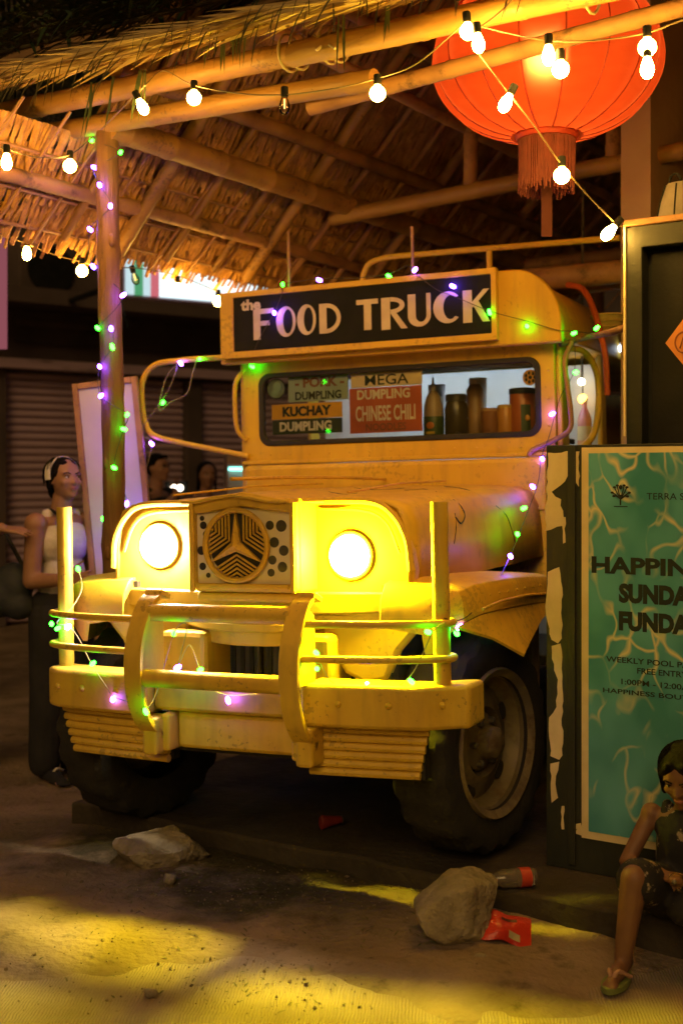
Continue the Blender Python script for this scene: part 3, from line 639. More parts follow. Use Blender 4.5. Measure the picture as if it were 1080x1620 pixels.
# front fenders
for s in (-1, 1):
    P = [(.24, .94), (.70, .94), (.745, .90), (.75, .865), (.69, .845), (.62, .805), (.565, .745), (.535, .68), (.52, .645), (.44, .625), (.36, .66), (.30, .74), (.25, .84)]
    MB().prism([(s * a, b) for a, b in P], fxz(-.315), 0, .05).build('fender_front', PT, trk, smooth=30, bevel=.022)
    rg = []
    for y, zt, xo in ((-.37, .86, .70), (-.36, .92, .75), (-.32, .965, .80), (-.22, .985, .83), (0, .985, .85), (.3, .975, .855), (.58, .955, .855)):
        rg.append([Vector((s * .52, y, zt + .012)), Vector((s * (xo - .06), y, zt)), Vector((s * (xo - .015), y, zt - .012)), Vector((s * xo, y, zt - .04)), Vector((s * (xo + .004), y, zt - .115)), Vector((s * (xo - .02), y, zt - .115)), Vector((s * (xo - .03), y, zt - .05)), Vector((s * .52, y, zt - .03))])
    fd = MB().loft(rg).build('fender', PT, trk, smooth=35, bevel=.006)
    MB().loft([[Vector((s * a, y, z)), Vector((s * b, y2, z2)), Vector((s * (b - .004), y2, z2 - .008)), Vector((s * (a - .006), y, z - .008))] for a, y, z, b, y2, z2 in ((.80, -.355, .845, .80, -.36, .84), (.83, -.22, .868, .865, -.20, .79), (.845, -.05, .87, .925, -.045, .715), (.85, .1, .868, .90, .12, .745), (.856, .35, .858, .875, .36, .80), (.857, .58, .84, .862, .58, .83))]).build('fender_lip', PT, fd, smooth=20)
    MB().tube([(s * .862, y, z) for y, z in ((-.3, .895), (-.1, .905), (.2, .90), (.56, .88))], .005, 6).build('fender_bead', PT, fd)
    MB().prism([(y, z) for y, z in ((.46, .94), (.57, .93), (.56, .5), (.48, .18), (.42, .1), (.40, .3), (.46, .62))], lambda a, b, d: Vector((s * d, a, b)), .78, .80).build('mud_flap', M['rim'], trk, smooth=0)
    MB().box(min(s * .50, s * .53), max(s * .50, s * .53), -.3, .9, .45, .97).build('inner_wing', M['dark'], trk, smooth=0)
# bumper
bx = lambda x: -.585 + .085 * (abs(x) / .86) ** 2 + .07 * sstep(.70, .86, abs(x))
def bump(name, x0, x1, zt, zb, dy, dep, n=22, m=PB):
    rr = []
    for i in range(n + 1):
        x = x0 + (x1 - x0) * i / n; y = bx(x) + dy
        rr.append([Vector((x, y, zt)), Vector((x, y, zb)), Vector((x, y + dep, zb)), Vector((x, y + dep, zt))])
    return MB().loft(rr).build(name, m, trk, smooth=40, bevel=.014)
bm = bump('bumper', .315, .858, .662, .520, 0, .15); bump('bumper', -.785, -.29, .662, .520, 0, .15)
bump('bumper_center', -.288, .313, .648, .535, .05, .10)
bump('bumper_skirt', -.20, .27, .533, .405, .07, .06, 10)
MB().box(-.24, -.202, -.56, -.36, .40, .53).build('skirt_bracket', PB, trk, smooth=0, bevel=.01)
MB().box(.272, .312, -.56, -.36, .40, .53).build('skirt_bracket', PB, trk, smooth=0, bevel=.01)
MB().box(-.5, .55, -.47, -.38, .388, .412).build('cross_member', M['dark'], trk, smooth=0)
for x0, x1 in ((-.74, -.242), (.314, .722)):
    MB().box(x0 + .02, x1 - .02, -.44, -.40, .345, .515).build('louvre_back', M['dark'], trk, smooth=0)
    for k in range(6):
        z = .505 - k * .0285; xa, xb = (x0 + .012 * k, x1) if x0 < 0 else (x0, x1 - .006 * k)
        MB().tube([(xa + (xb - xa) * i / 8, bx(xa + (xb - xa) * i / 8) + .075, z) for i in range(9)], .0145, 8).build('louvre', PB, trk)
# guard: two bent flat bars, cross pipes, rails and posts
for gxx in (-.262, .335):
    pr = spl([(-.50, .925), (-.565, .945), (-.625, .90), (-.685, .78), (-.69, .64), (-.655, .54), (-.60, .475), (-.55, .47)], 5)
    rr = []
    for i, p in enumerate(pr):
        a = pr[max(0, i - 1)]; b = pr[min(len(pr) - 1, i + 1)]; t = (b - a).normalized(); nn = Vector((t.y, -t.x)) * .009
        if nn.x > 0: nn = -nn
        rr.append([Vector((gxx - .034, p.x, p.y)), Vector((gxx + .034, p.x, p.y)), Vector((gxx + .034, p.x - nn.x * 2, p.y - nn.y * 2)), Vector((gxx - .034, p.x - nn.x * 2, p.y - nn.y * 2))])
    gb = MB().loft(rr).build('guard_bar', PB, trk, smooth=40, bevel=.008)
    MB().prism([(-.56, .915), (-.60, .90), (-.66, .78), (-.668, .655), (-.50, .655), (-.50, .88)], lambda a, b, d: Vector((d, a, b)), gxx - .006, gxx + .006).build('guard_web', PB, gb, smooth=0, bevel=.004)
    MB().box(gxx - .028, gxx + .034, -.60, -.5, .39, .52).build('guard_foot', PB, gb, smooth=0, bevel=.012)
MB().tube([(-.24, -.60, .888), (.31, -.60, .888)], .031, 14).build('guard_pipe', PB, trk)
MB().tube([(-.24, -.655, .668), (.31, -.655, .668)], .031, 14).build('guard_pipe', PB, trk)
for s in (-1, 1):
    x = .765 if s > 0 else -.735
    po = MB().lathe([(.022, .60), (.028, 0), (.0285, .60), (.022, .60), (.022, .52), (.001, .52)][1:], Matrix.Translation((x, -.43, .655)), 18, caps=False).build('guard_post', PB, trk)
    for z in (.862, .748):
        x0 = .335 if s > 0 else -.262
        pts = spl([(x0, -.60, z), (s * .5, -.575, z), (s * .66, -.535, z), (s * .75, -.49, z), (x + s * .035, -.45, z), (x + s * .03, -.40, z), (x + s * .0, -.395, z)], 5)
        MB().tube(pts, .0125, 10).build('guard_rail', PB, trk)
# wheels
def tyre_mesh(Rr, w):
    n = 84; pf = [(Rr * .60, -w * .40), (Rr * .70, -w * .5), (Rr * .86, -w * .54), (Rr * .955, -w * .5), (Rr, -w * .40), (Rr, -w * .13), (Rr, w * .13), (Rr, w * .40), (Rr * .955, w * .5), (Rr * .86, w * .54), (Rr * .70, w * .5), (Rr * .60, w * .40)]
    rings = []
    for k in range(n):
        a = 2 * math.pi * k / n; ring = []
        for i, (r, x) in enumerate(pf):
            rr = r
            if i in (3, 4, 7, 8) and (k + (2 if i > 5 else 0)) % 4 < 2: rr = r - .014
            if i in (5, 6) and (k + i) % 6 < 2: rr = r - .01
            ring.append(Vector((x, rr * math.cos(a), rr * math.sin(a))))
        rings.append(ring)
    rings.append(rings[0]); return MB().loft(rings, closed=False)
RY = Matrix.Rotation(R(90), 4, 'Y')
def wheel(x, y, s, steer):
    w = bpy.data.objects.new('wheel', None); C.objects.link(w); w.parent = trk; w.location = (x, y, .39); w.rotation_euler = (0, 0, R(steer) + (math.pi if s < 0 else 0))
    tyre_mesh(.39, .215).build('tyre', M['tyre'], w, smooth=30)
    MB().lathe([(.235, .10), (.262, .118), (.268, .108), (.268, .09), (.25, .075), (.232, .07), (.225, .045), (.205, .02), (.17, .035), (.125, .052), (.115, .03), (.11, .0), (.0005, .0)], RY, 48, caps=False).build('rim', M['rim'], w, smooth=35)
    for k in range(5):
        a = R(100 + 72 * k); MB().lathe([(1, 0), (1, .004)], Matrix.Translation((.033, .182 * math.cos(a), .182 * math.sin(a))) @ Matrix.Rotation(a, 4, 'X') @ RY @ Matrix.Diagonal((.036, .024, 1, 1)), 18).build('hand_hole', M['holes'], w)
    MB().lathe([(.10, .0), (.105, .035), (.085, .05), (.06, .055), (.055, .10), (.04, .112), (.0005, .115)], RY, 24).build('hub', M['rim'], w, smooth=35)
    for k in range(6):
        a = R(60 * k); MB().lathe([(.013, .04), (.013, .068), (.006, .072)], Matrix.Translation((0, .082 * math.cos(a), .082 * math.sin(a))) @ RY, 6).build('wheel_nut', M['steel'], w, smooth=0)
wheel(.70, .03, 1, -11); wheel(-.70, .03, -1, -11); wheel(.66, 3.0, 1, 0); wheel(-.66, 3.0, -1, 0)
MB().tube([(-.62, .03, .39), (.62, .03, .39)], .045, 10).build('axle', M['dark'], trk)
MB().box(-.42, -.34, -.35, 3.9, .42, .56).build('chassis_rail', M['dark'], trk, smooth=0); MB().box(.34, .42, -.35, 3.9, .42, .56).build('chassis_rail', M['dark'], trk, smooth=0)
MB().box(-.3, .3, .1, .9, .45, .9).build('engine_block', M['dark'], trk, smooth=0, bevel=.04)
MB().box(-.6, .6, -.2, .95, .86, .93).build('engine_bay_floor', M['dark'], trk, smooth=0)
# cowl, windscreen frame, cab
MB().box(-.735, .735, .94, 1.06, .86, 1.425).build('cowl', PT, trk, smooth=0, bevel=.02)
fr = MB().ringprism(rrect(-.765, .765, 1.43, 1.93, .02), rrect(-.672, .70, 1.52, 1.858, .055), fxz(1.0), 0, .05).build('windscreen_frame', PT, trk, smooth=30, bevel=.006)
MB().ringprism(rrect(-.676, .704, 1.516, 1.862, .058), rrect(-.650, .678, 1.540, 1.838, .045), fxz(.992), 0, .03).build('gasket', M['rubber'], fr, smooth=30, bevel=.005)
MB().box(-.66, .69, 1.012, 1.016, 1.53, 1.85).build('windscreen', glass('windscreen_glass', (.97, .99, .98)), fr, smooth=0)
MB().box(-.765, .765, .982, .9995, 1.43, 1.448).build('frame_bead', PT, fr, smooth=0, bevel=.004)
for s in (-1, 1):
    a, b = sorted((s * .765, s * .79))
    MB().box(a, b, 1.02, 1.14, .55, 1.93).build('pillar', PT, trk, smooth=0, bevel=.012)
    MB().box(a, b, 1.16, 1.72, .55, 1.2).build('side_panel', PT, trk, smooth=0, bevel=.01)
    MB().box(a, b, 1.74, 4.2, .55, 1.35).build('side_panel', PT, trk, smooth=0, bevel=.01)
    MB().box(a, b, 1.74, 1.84, 1.352, 1.93).build('pillar', PT, trk, smooth=0, bevel=.01)
    MB().box(a, b, 4.08, 4.18, 1.352, 1.93).build('pillar', PT, trk, smooth=0, bevel=.01)
MB().box(-.765, .765, 1.07, 4.2, .52, .56).build('cab_floor', M['dark'], trk, smooth=0)
MB().box(-.76, .76, 4.16, 4.2, .56, 1.9).build('rear_wall', PT, trk, smooth=0)
M['white_in'] = mat('white_interior', (.62, .64, .68), (.52, .54, .58), 5, .6)
MB().box(-.76, .76, 1.90, 1.92, .56, 1.9).build('partition', M['white_in'], trk, smooth=0)
MB().box(-.74, .74, 1.055, 1.42, 1.49, 1.515).build('dashboard', M['dark'], trk, smooth=0, bevel=.006)
def fhp(hw, z0, z1, a, b, n=10):
    P = [(-hw, z0), (hw, z0)]
    for k in range(n + 1): t = math.pi / 2 * k / n; P.append((hw - a + a * math.cos(t), z1 - b + b * math.sin(t)))
    for k in range(n + 1): t = math.pi / 2 * (1 + k / n); P.append((-hw + a + a * math.cos(t), z1 - b + b * math.sin(t)))
    return P
MB().prism(fhp(.825, 1.905, 2.228, .21, .25), fxz(.90), 0, .05).build('forehead', PT, trk, smooth=30, bevel=.008)
MB().prism(fhp(.80, 1.935, 2.215, .21, .25), fxz(.952), 0, 3.28).build('roof', PT, trk, smooth=30, bevel=.006)
# tube light in the cab
tl_ = MB().tube([(-.55, 1.5, 1.905), (.55, 1.5, 1.905)], .013, 10).build('cab_tube_light', emitter('cab_tube', (.72, .86, 1), 20), trk)
for s in (-1, 1): MB().box(s * .57 - .02, s * .57 + .02, 1.48, 1.52, 1.887, 1.934).build('lamp_holder', M['white'], tl_, smooth=0)
MB().box(-.58, .58, 1.452, 1.466, 1.868, 1.934).build('lamp_reflector', M['white'], tl_, smooth=0)  # added plate, keeps the tube's light off the hood
# sign board
sb = MB().ringprism([(-.802, 1.928), (.556, 1.928), (.556, 2.238), (-.802, 2.238)], [(-.733, 1.958), (.532, 1.958), (.532, 2.212), (-.733, 2.212)], fxz(.862), 0, .034).build('sign_board', PT, trk, smooth=0, bevel=.004)
MB().box(-.733, .532, .872, .890, 1.958, 2.212).build('sign_face', M['black'], sb, smooth=0)
M['letter'] = mat('letter_paint', (.66, .56, .40), (.56, .46, .32), 14, .6)
def strokes(ch):
    """letters of a unit box with a heavy left stem; each stroke is one polygon"""
    A = lambda cx, cy, rx, ry, a0, a1, n=12: [(cx + rx * math.cos(R(a0 + (a1 - a0) * k / n)), cy + ry * math.sin(R(a0 + (a1 - a0) * k / n))) for k in range(n + 1)]
    box = lambda a, b, c, d: [(a, c), (b, c), (b, d), (a, d)]
    arc = lambda o, i: o + i[::-1]
    st = {'F': [box(0, .34, 0, 1), box(.34, 1, .84, 1), box(.34, .8, .45, .6)],
          'O': [arc(A(.5, .5, .5, .5, 90, 270), A(.60, .5, .25, .40, 90, 270)), arc(A(.5, .5, .5, .5, -90, 90), A(.60, .5, .25, .40, -90, 90))],
          'D': [box(0, .34, 0, 1), arc(A(.34, .5, .66, .5, -90, 90), A(.34, .5, .48, .36, -90, 90))],
          'T': [box(.34, .68, 0, .84), box(0, 1, .84, 1)],
          'R': [box(0, .34, 0, 1), arc(A(.36, .74, .54, .26, -90, 90), A(.36, .74, .36, .13, -90, 90)), [(.36, .50), (.58, .50), (1, 0), (.76, 0)]],
          'U': [box(0, .34, .3, 1), arc(A(.5, .34, .5, .34, 180, 360), A(.58, .34, .24, .2, 180, 360)), box(.82, 1, .34, 1)],
          'C': [arc(A(.52, .5, .52, .5, 42, 318, 18), A(.62, .5, .26, .38, 50, 310, 18))],
          'K': [box(0, .34, 0, 1), [(.34, .44), (.34, .62), (.78, 1), (1, 1)], [(.36, .56), (.58, .66), (1, 0), (.74, 0)]]}
    return st[ch]
for ch, x0, x1, y0_, y1_ in [('F', 401, 432, 487, 538), ('O', 437, 467, 483, 534), ('O', 470, 499, 480, 531), ('D', 505, 538, 478, 528), ('T', 564, 597, 472, 523), ('R', 603, 643, 468, 522), ('U', 645, 680, 463, 518), ('C', 685, 728, 459, 513), ('K', 732, 773, 456, 511)]:
    a, b = tk(x0, y1_, .868), tk(x1, y0_, .868); w = b.x - a.x; h = b.z - a.z; mb = MB()
    for i, P in enumerate(strokes(ch)): mb.prism([(a.x + u * w, a.z + v * h) for u, v in P], fxz(.872, -1), 0, .002 + .0007 * i)
    mb.build('letter', M['letter'], sb, smooth=0)
p = tk(396, 482, .868); text('the', .05, up(p.x, .871, p.z), M['letter'], sb, width=.105, height=.052, bold=.002)
# menu boards behind the windscreen
def panel(name, px0, px1, py0, py1, m, y=1.022, th=.004):
    a, b = tk(px0, (py0 + py1) / 2, y), tk(px1, (py0 + py1) / 2, y); c = tk((px0 + px1) / 2, py0, y); d = tk((px0 + px1) / 2, py1, y)
    o = MB().box(a.x, b.x, y, y + th, d.z, c.z).build(name, m, trk, smooth=0); return o, a.x, b.x, d.z, c.z
def mt(n, c): return mat(n, c, tuple(k * .85 for k in c), 9, .7)
grn, ora, drk, crm, red = mt('menu_green', (.38, .46, .32)), mt('menu_orange', (.85, .42, .03)), mt('menu_dark', (.04, .05, .025)), mt('menu_cream', (.8, .62, .36)), mt('menu_red', (.55, .12, .05))
brn, blk, wht = mt('ink_brown', (.26, .10, .05)), mt('ink_black', (.015, .02, .012)), mt('ink_white', (.85, .75, .6))
def line(o, body, m, px, py, w, h, y=1.0215, bold=.0, pw=None):
    p = tk(px, py, y); return text(body, .05, up(p.x, y, p.z), m, o, width=w, height=h, bold=bold, ext=.0004)
K = 1 / 352.
o, *_ = panel('menu_board', 456, 550, 590, 634, grn); line(o, '- PORK -', brn, 505, 604, 90 * K, 17 * K, bold=.002); line(o, 'DUMPLING', blk, 503, 625, 84 * K, 14 * K, bold=.0015)
o, *_ = panel('menu_board', 430, 541, 638, 662, ora, 1.021); line(o, 'KUCHAY', blk, 485, 650, 90 * K, 17 * K, 1.0205, bold=.0025)
o, *_ = panel('menu_board', 431, 541, 663, 686, drk, 1.021); line(o, 'DUMPLING', wht, 483, 674, 96 * K, 16 * K, 1.0205, bold=.002)
o, *_ = panel('menu_board', 555, 667, 588, 611, crm, 1.021); line(o, 'MEGA', blk, 611, 600, 76 * K, 17 * K, 1.0205, bold=.0004)
o, *_ = panel('menu_board', 553, 667, 612, 684, red, 1.021); line(o, 'DUMPLING', wht, 606, 623, 92 * K, 16 * K, 1.0205, bold=.0015)
line(o, 'CHINESE CHILI', wht, 609, 653, 104 * K, 25 * K, 1.0205, bold=.001); line(o, 'NOODLES', brn, 610, 675, 70 * K, 12 * K, 1.0205, bold=.001)
p = tk(437, 615, 1.021); o = MB().lathe([(.048, 0), (.048, .003)], Matrix.Translation((p.x, 1.024, p.z)) @ RX, 28).build('round_sticker', blk, trk)
MB().lathe([(.044, 0), (.044, .001), (.041, .001), (.041, 0)], Matrix.Translation((p.x, 1.0205, p.z)) @ RX, 28).build('sticker_print', grn, o)
mb = MB(); mb.ball((p.x + .004, 1.0205, p.z + .006), (.02, .001, .024)); mb.ball((p.x - .008, 1.0205, p.z - .022), (.018, .001, .012)); mb.build('sticker_print', mt('sticker_pale', (.35, .5, .32)), o)
p = tk(838, 597, 1.021); o = MB().lathe([(.034, 0), (.034, .003)], Matrix.Translation((p.x, 1.024, p.z)) @ RX, 24).build('round_sticker', mt('sticker_orange', (.55, .26, .04)), trk)
mb = MB()
for k in range(7): a = k * .9; mb.ball((p.x + .02 * math.cos(a), 1.0205, p.z + .02 * math.sin(a)), (.006, .0008, .008))
mb.ball((p.x, 1.0205, p.z), (.008, .0008, .008)); mb.build('sticker_print', blk, o)
# mirror brackets and grab handles
MB().tube(spl([(-.72, .99, 1.94), (-.9, .98, 1.95), (-1.12, .98, 1.95), (-1.25, .98, 1.935), (-1.32, .98, 1.86), (-1.325, .98, 1.74), (-1.305, .98, 1.645), (-1.25, .98, 1.585), (-1.05, .98, 1.535), (-.73, .99, 1.47)], 6), .0145, 10).build('mirror_bracket', PT, trk)
MB().tube(spl([(-.745, .99, 1.89), (-.785, .97, 1.82), (-.79, .97, 1.7), (-.78, .97, 1.6), (-.745, .99, 1.545)], 6), .011, 8).build('grab_handle', PT, trk)
MB().tube(spl([(.795, 1.12, 1.90), (.84, 1.22, 1.89), (.875, 1.3, 1.80), (.88, 1.3, 1.65), (.85, 1.3, 1.52), (.795, 1.2, 1.44)], 6), .0145, 10).build('grab_handle', PT, trk)
# roof rack pipes
MB().tube(spl([(-.26, 1.3, 2.22), (-.25, 1.3, 2.35), (-.17, 1.3, 2.41), (.1, 1.3, 2.412), (.5, 1.3, 2.405), (.99, 1.3, 2.395)], 6), .014, 8).build('rack_rail', PT, trk)
MB().tube([(.385, 1.3, 2.22), (.385, 1.3, 2.395)], .014, 8).build('rack_post', PT, trk)
for x, zt in ((-.48, 2.515), (.14, 2.47)): MB().tube([(x, .955, 2.225), (x + .003, .95, zt)], .0075, 8).build('rack_rod', M['bamboo_old'], trk)
# cables and hose at the right pillar
M['hose'] = mat('orange_hose', (.55, .10, .02), (.42, .07, .015), 8, .45)
tag(MB().tube(spl([tuple(TR @ Vector(q)) for q in ((.70, 1.5, 2.24), (.79, 1.42, 2.2), (.85, 1.36, 2.1), (.89, 1.32, 1.98), (.915, 1.3, 1.87), (.92, 1.3, 1.7))]), .014, 8).build('hose', M['hose'], None), 'orange rubber hose drooping beside the cab roof corner', 'hose')
mb = MB().tube(spl([tk(905, 540, .97), tk(893, 570, .97), tk(897, 610, .97), tk(902, 650, .97), tk(900, 680, .97), tk(872, 698, .97), tk(842, 712, .97), tk(838, 722, .97), tk(858, 728, .97), tk(862, 745, .96)]), .011, 8)
o = mb.build('cable', M['bamboo_old'], None, smooth=60); o.matrix_world = TR; tag(o, 'thick brown cable looping down the right windscreen pillar', 'cable')

rv = None
def rivet(x, y, z, r=.006, par=None, m=None, name='rivet', nrm='y'):
    global rv
    if rv is None:
        rv = MB().lathe([(1, 0), (.8, .45), (.4, .7), (.001, .75)], WO, 10).build('rivet', PT, trk).data; bpy.data.objects.remove(bpy.data.objects['rivet'])
    o = bpy.data.objects.new(name, rv); C.objects.link(o); o.parent = par or trk; o.location = (x, y, z); o.scale = (r, r, r); o.rotation_euler = (R(90), 0, 0) if nrm == 'y' else ((0, R(90), 0) if nrm == 'x' else (0, 0, 0)); return o
for k in range(15): rivet(-.72 + k * .1026, .9995, 1.475, .0055)
for k in range(15): rivet(-.72 + k * .1026, .9995, 1.893, .0055)
for z in (1.56, 1.68, 1.80): rivet(-.735, .9995, z); rivet(.738, .9995, z)
for k in range(17): rivet(-.70 + k * .0875, .9395, 1.395, .005)
for x, z in ((-.785, 1.95), (-.785, 2.215), (.543, 1.945), (.543, 2.222), (-.2, 1.943), (.2, 2.226), (-.45, 2.226)): rivet(x, .8615, z, .006)
for x in (.45, .62, .78): rivet(x, bx(x) - .001, .60, .012, name='bolt')
for x in (-.42, -.58, -.70): rivet(x, bx(x) - .001, .60, .012, name='bolt')
for gxx in (-.262, .335): rivet(gxx + .0, -.562, .44 if gxx > 0 else .44, .011, name='bolt')
for s in (-1, 1):
    for k in range(8): rivet(s * .8565, -.2 + k * .1, .935 - .002 * k, .0055, nrm='x')
    MB().tube([(s * .30, .9, 1.333), (s * .33, .3, 1.322), (s * .36, -.26, 1.292)], .004, 6).build('hood_seam', PT, trk)
MB().box(-.735, .735, .932, .9395, 1.20, 1.212).build('cowl_bead', PT, trk, smooth=0, bevel=.003)
# ================================================================== right-hand panel, poster, cabinet
pn = thing('plywood_panel', 'black painted plywood panel with torn paper scraps beside the wheel', 'panel', HU)
M['blackply'] = mat('black_plywood', (.018, .022, .014), (.035, .036, .022), 4, .55, bump=.2, bscale=30, stretch=(1, 1, .3))
MB().box(1.90, 3.3, .20, .225, .11, 1.572).build('board', M['blackply'], pn, smooth=0, bevel=.003)
MB().box(1.985, 2.012, .188, .1995, .13, 1.57).build('batten', M['blackply'], pn, smooth=0, bevel=.002)
M['paper'] = mat('aged_paper', (.80, .66, .36), (.68, .54, .26), 8, .8, bump=.15, bscale=30)
def scrap(P, name='paper_scrap', y=.1985):
    Q = [hk(a, b, y) for a, b in P]; n = len(Q); J = []
    for i in range(n):
        a, b = Q[i], Q[(i + 1) % n]; k = max(1, int((b - a).length / .02))
        for j in range(k):
            p = a.lerp(b, j / k); J.append((p.x + (rnd.uniform(-.004, .004) if j else 0), p.z + (rnd.uniform(-.004, .004) if j else 0)))
    return MB().prism(J, fxz(y, -1), 0, .0012).build(name, M['paper'], pn, smooth=0)
scrap([(866, 716), (916, 714), (915, 770), (906, 757), (898, 752), (886, 768), (872, 778), (887, 790), (886, 800), (890, 808), (889, 832), (862, 840)])
scrap([(866, 905), (884, 897), (889, 930), (888, 1010), (882, 1018), (872, 1012), (866, 985), (862, 960)])
scrap([(872, 1022), (886, 1018), (889, 1040), (889, 1195), (884, 1202), (870, 1196), (868, 1135), (880, 1118), (882, 1075), (876, 1060)])
scrap([(870, 1208), (884, 1205), (878, 1240), (882, 1262), (872, 1270)]); scrap([(890, 818), (894, 818), (894, 858), (890, 860)]); scrap([(888, 1275), (892, 1275), (892, 1312), (888, 1312)])
scrap([(903, 1305), (918, 1302), (920, 1322), (908, 1318), (912, 1312)])
# poster: teal water print with pale border
po = thing('poster', 'teal pool party poster with pale border on the black panel', 'poster', HU)
a, b, c = hk(919, 708, .19), hk(924, 1326, .19), 2.60
MB().box(a.x, c, .1915, .194, b.z, a.z).build('sheet', M['paper'], po, smooth=0)
pm = bpy.data.materials.new('pool_water_print'); pm.use_nodes = True; nt = pm.node_tree; N = nt.nodes; L = nt.links; bs = N['Principled BSDF']; bs.inputs['Roughness'].default_value = .38
tc = N.new('ShaderNodeTexCoord'); mp = N.new('ShaderNodeMapping'); mp.inputs['Scale'].default_value = (1.5, 1, 1); L.new(tc.outputs['Object'], mp.inputs[0])
nz = N.new('ShaderNodeTexNoise'); nz.inputs['Scale'].default_value = 3.5; nz.inputs['Detail'].default_value = 2; L.new(mp.outputs[0], nz.inputs[0])
ad = N.new('ShaderNodeVectorMath'); ad.operation = 'MULTIPLY_ADD'; ad.inputs[1].default_value = (.5, .5, .5); L.new(nz.outputs['Color'], ad.inputs[0]); L.new(mp.outputs[0], ad.inputs[2])
vo = N.new('ShaderNodeTexVoronoi'); vo.feature = 'DISTANCE_TO_EDGE'; vo.inputs['Scale'].default_value = 5.2; L.new(ad.outputs[0], vo.inputs[0])
rp = N.new('ShaderNodeValToRGB'); rp.color_ramp.elements[0].position = 0; rp.color_ramp.elements[0].color = (1, 1, 1, 1); rp.color_ramp.elements[1].position = .065; rp.color_ramp.elements[1].color = (0, 0, 0, 1); L.new(vo.outputs[0], rp.inputs[0])
n2 = N.new('ShaderNodeTexNoise'); n2.inputs['Scale'].default_value = 4; L.new(mp.outputs[0], n2.inputs[0])
ml = N.new('ShaderNodeMath'); ml.operation = 'MULTIPLY'; L.new(rp.outputs[0], ml.inputs[0]); r4 = N.new('ShaderNodeValToRGB'); r4.color_ramp.elements[0].position = .42; r4.color_ramp.elements[1].position = .6; L.new(n2.outputs[0], r4.inputs[0]); L.new(r4.outputs[0], ml.inputs[1])
tl2 = N.new('ShaderNodeValToRGB'); tl2.color_ramp.elements[0].color = (.05, .25, .28, 1); tl2.color_ramp.elements[1].color = (.12, .40, .45, 1); tl2.color_ramp.elements[0].position = .35; tl2.color_ramp.elements[1].position = .65; L.new(nz.outputs[0], tl2.inputs[0])
mx = N.new('ShaderNodeMix'); mx.data_type = 'RGBA'; L.new(ml.outputs[0], mx.inputs[0]); L.new(tl2.outputs[0], mx.inputs[6]); mx.inputs[7].default_value = (.72, .64, .34, 1); L.new(mx.outputs[2], bs.inputs['Base Color'])
MB().box(a.x + .026, c - .026, .1895, .1913, b.z + .026, a.z - .02).build('print', pm, po, smooth=0)
ink = mt('poster_ink', (.012, .02, .016))
def ptext(body, px, py, w, h, bold=.001, al='LEFT'):
    p = hk(px, py, .189); return text(body, .05, up(p.x, .189, p.z), ink, po, width=w, height=h, bold=bold, align=al, ext=.0003)
ink2 = mt('poster_ink_soft', (.05, .10, .08))
def hx(px, py=900): return hk(px, py, .189).x
ptext('TERRA SANA', 1022, 785, .20, .022, .0)
ptext('HAPPINESS', 935, 893, hx(1160) - hx(935), .058, .002)
ptext('SUNDAY', 978, 938, hx(1112) - hx(978), .066, .003); ptext('FUNDAY', 978, 982, hx(1112) - hx(978), .066, .003)
ptext('WEEKLY POOL PARTY', 958, 1042, hx(1120) - hx(958), .019, .0008); ptext('FREE ENTRY', 1007, 1061, .17, .019, .0008)
ptext('1:00PM - 12:00AM', 982, 1078, .255, .019, .0008); ptext('HAPPINESS BOUTIQUE', 953, 1092, hx(1130) - hx(953), .019, .0008)
# little tree emblem
p = hk(981, 785, .189); mb = MB()
fe = lambda q: (p.x + q[0], .1888, p.z + q[1])
mb.tube([fe((0, -.03)), fe((0, .005))], .0035, 6, flat=.2)
for s in (-1, 1):
    for dx, dz, e in ((.022, .03, .005), (.03, .012, .004), (.012, .036, .004), (.024, .0, .003)): mb.tube(spl([fe((0, -.01)), fe((s * dx * .6, dz * .4)), fe((s * dx, dz))], 3), .0022, 5); mb.ball(fe((s * dx, dz)), (.006, .0006, .004), 8, 5)
mb.box(p.x - .024, p.x + .024, .1885, .1892, p.z - .036, p.z - .033); mb.ball(fe((0, .03)), (.007, .0006, .008), 8, 5); mb.build('emblem', ink, po, smooth=0)
# dark cabinet behind the panel
cb = thing('cabinet', 'tall dark green cabinet with a recessed door behind the poster', 'cabinet', HU)
M['dkgreen'] = mat('dark_green_paint', (.010, .012, .006), (.017, .019, .010), 5, .55, bump=.15, bscale=30)
x0, x1, zt = 2.178, 3.5, 2.308
MB().box(x0, x1, .30, .85, .112, zt).build('carcass', M['dkgreen'], cb, smooth=0, bevel=.004)
MB().ringprism([(x0, .112), (x1, .112), (x1, zt - .002), (x0, zt - .002)], [(x0 + .055, .2), (x1 - .06, .2), (x1 - .06, zt - .075), (x0 + .055, zt - .075)], fxz(.235), 0, .064).build('door_frame', M['dkgreen'], cb, smooth=0, bevel=.004)
dr = MB().box(x0 + .075, x1 - .08, .275, .2995, .2, zt - .09).build('door', M['black'], cb, smooth=0)
MB().box(x0 - .01, x1, .228, .87, zt, zt + .022).build('top', M['bamboo_old'], cb, smooth=0, bevel=.004)
MB().box(x0 - .008, x0 - .001, .229, .25, 1.6, zt - .001).build('edge_strip', M['paper'], cb, smooth=0)
p = hk(1080, 541, .27); MB().prism([(p.x - .062, p.z), (p.x, p.z - .078), (p.x + .062, p.z), (p.x, p.z + .078)], fxz(.274, -1), 0, .002).build('diamond_sticker', mt('sticker_amber', (.62, .24, .05)), dr, smooth=0)
mb = MB(); mb.tube([(p.x + .028 * math.cos(a_), .2715, p.z + .034 * math.sin(a_)) for a_ in [6.283 * k / 24 for k in range(24)]], .003, 5, closed=True); mb.tube([(p.x - .012, .2715, p.z - .02), (p.x, .2715, p.z + .02), (p.x + .012, .2715, p.z - .02)], .003, 5); mb.build('sticker_print', mt('sticker_brown', (.25, .07, .02)), dr)
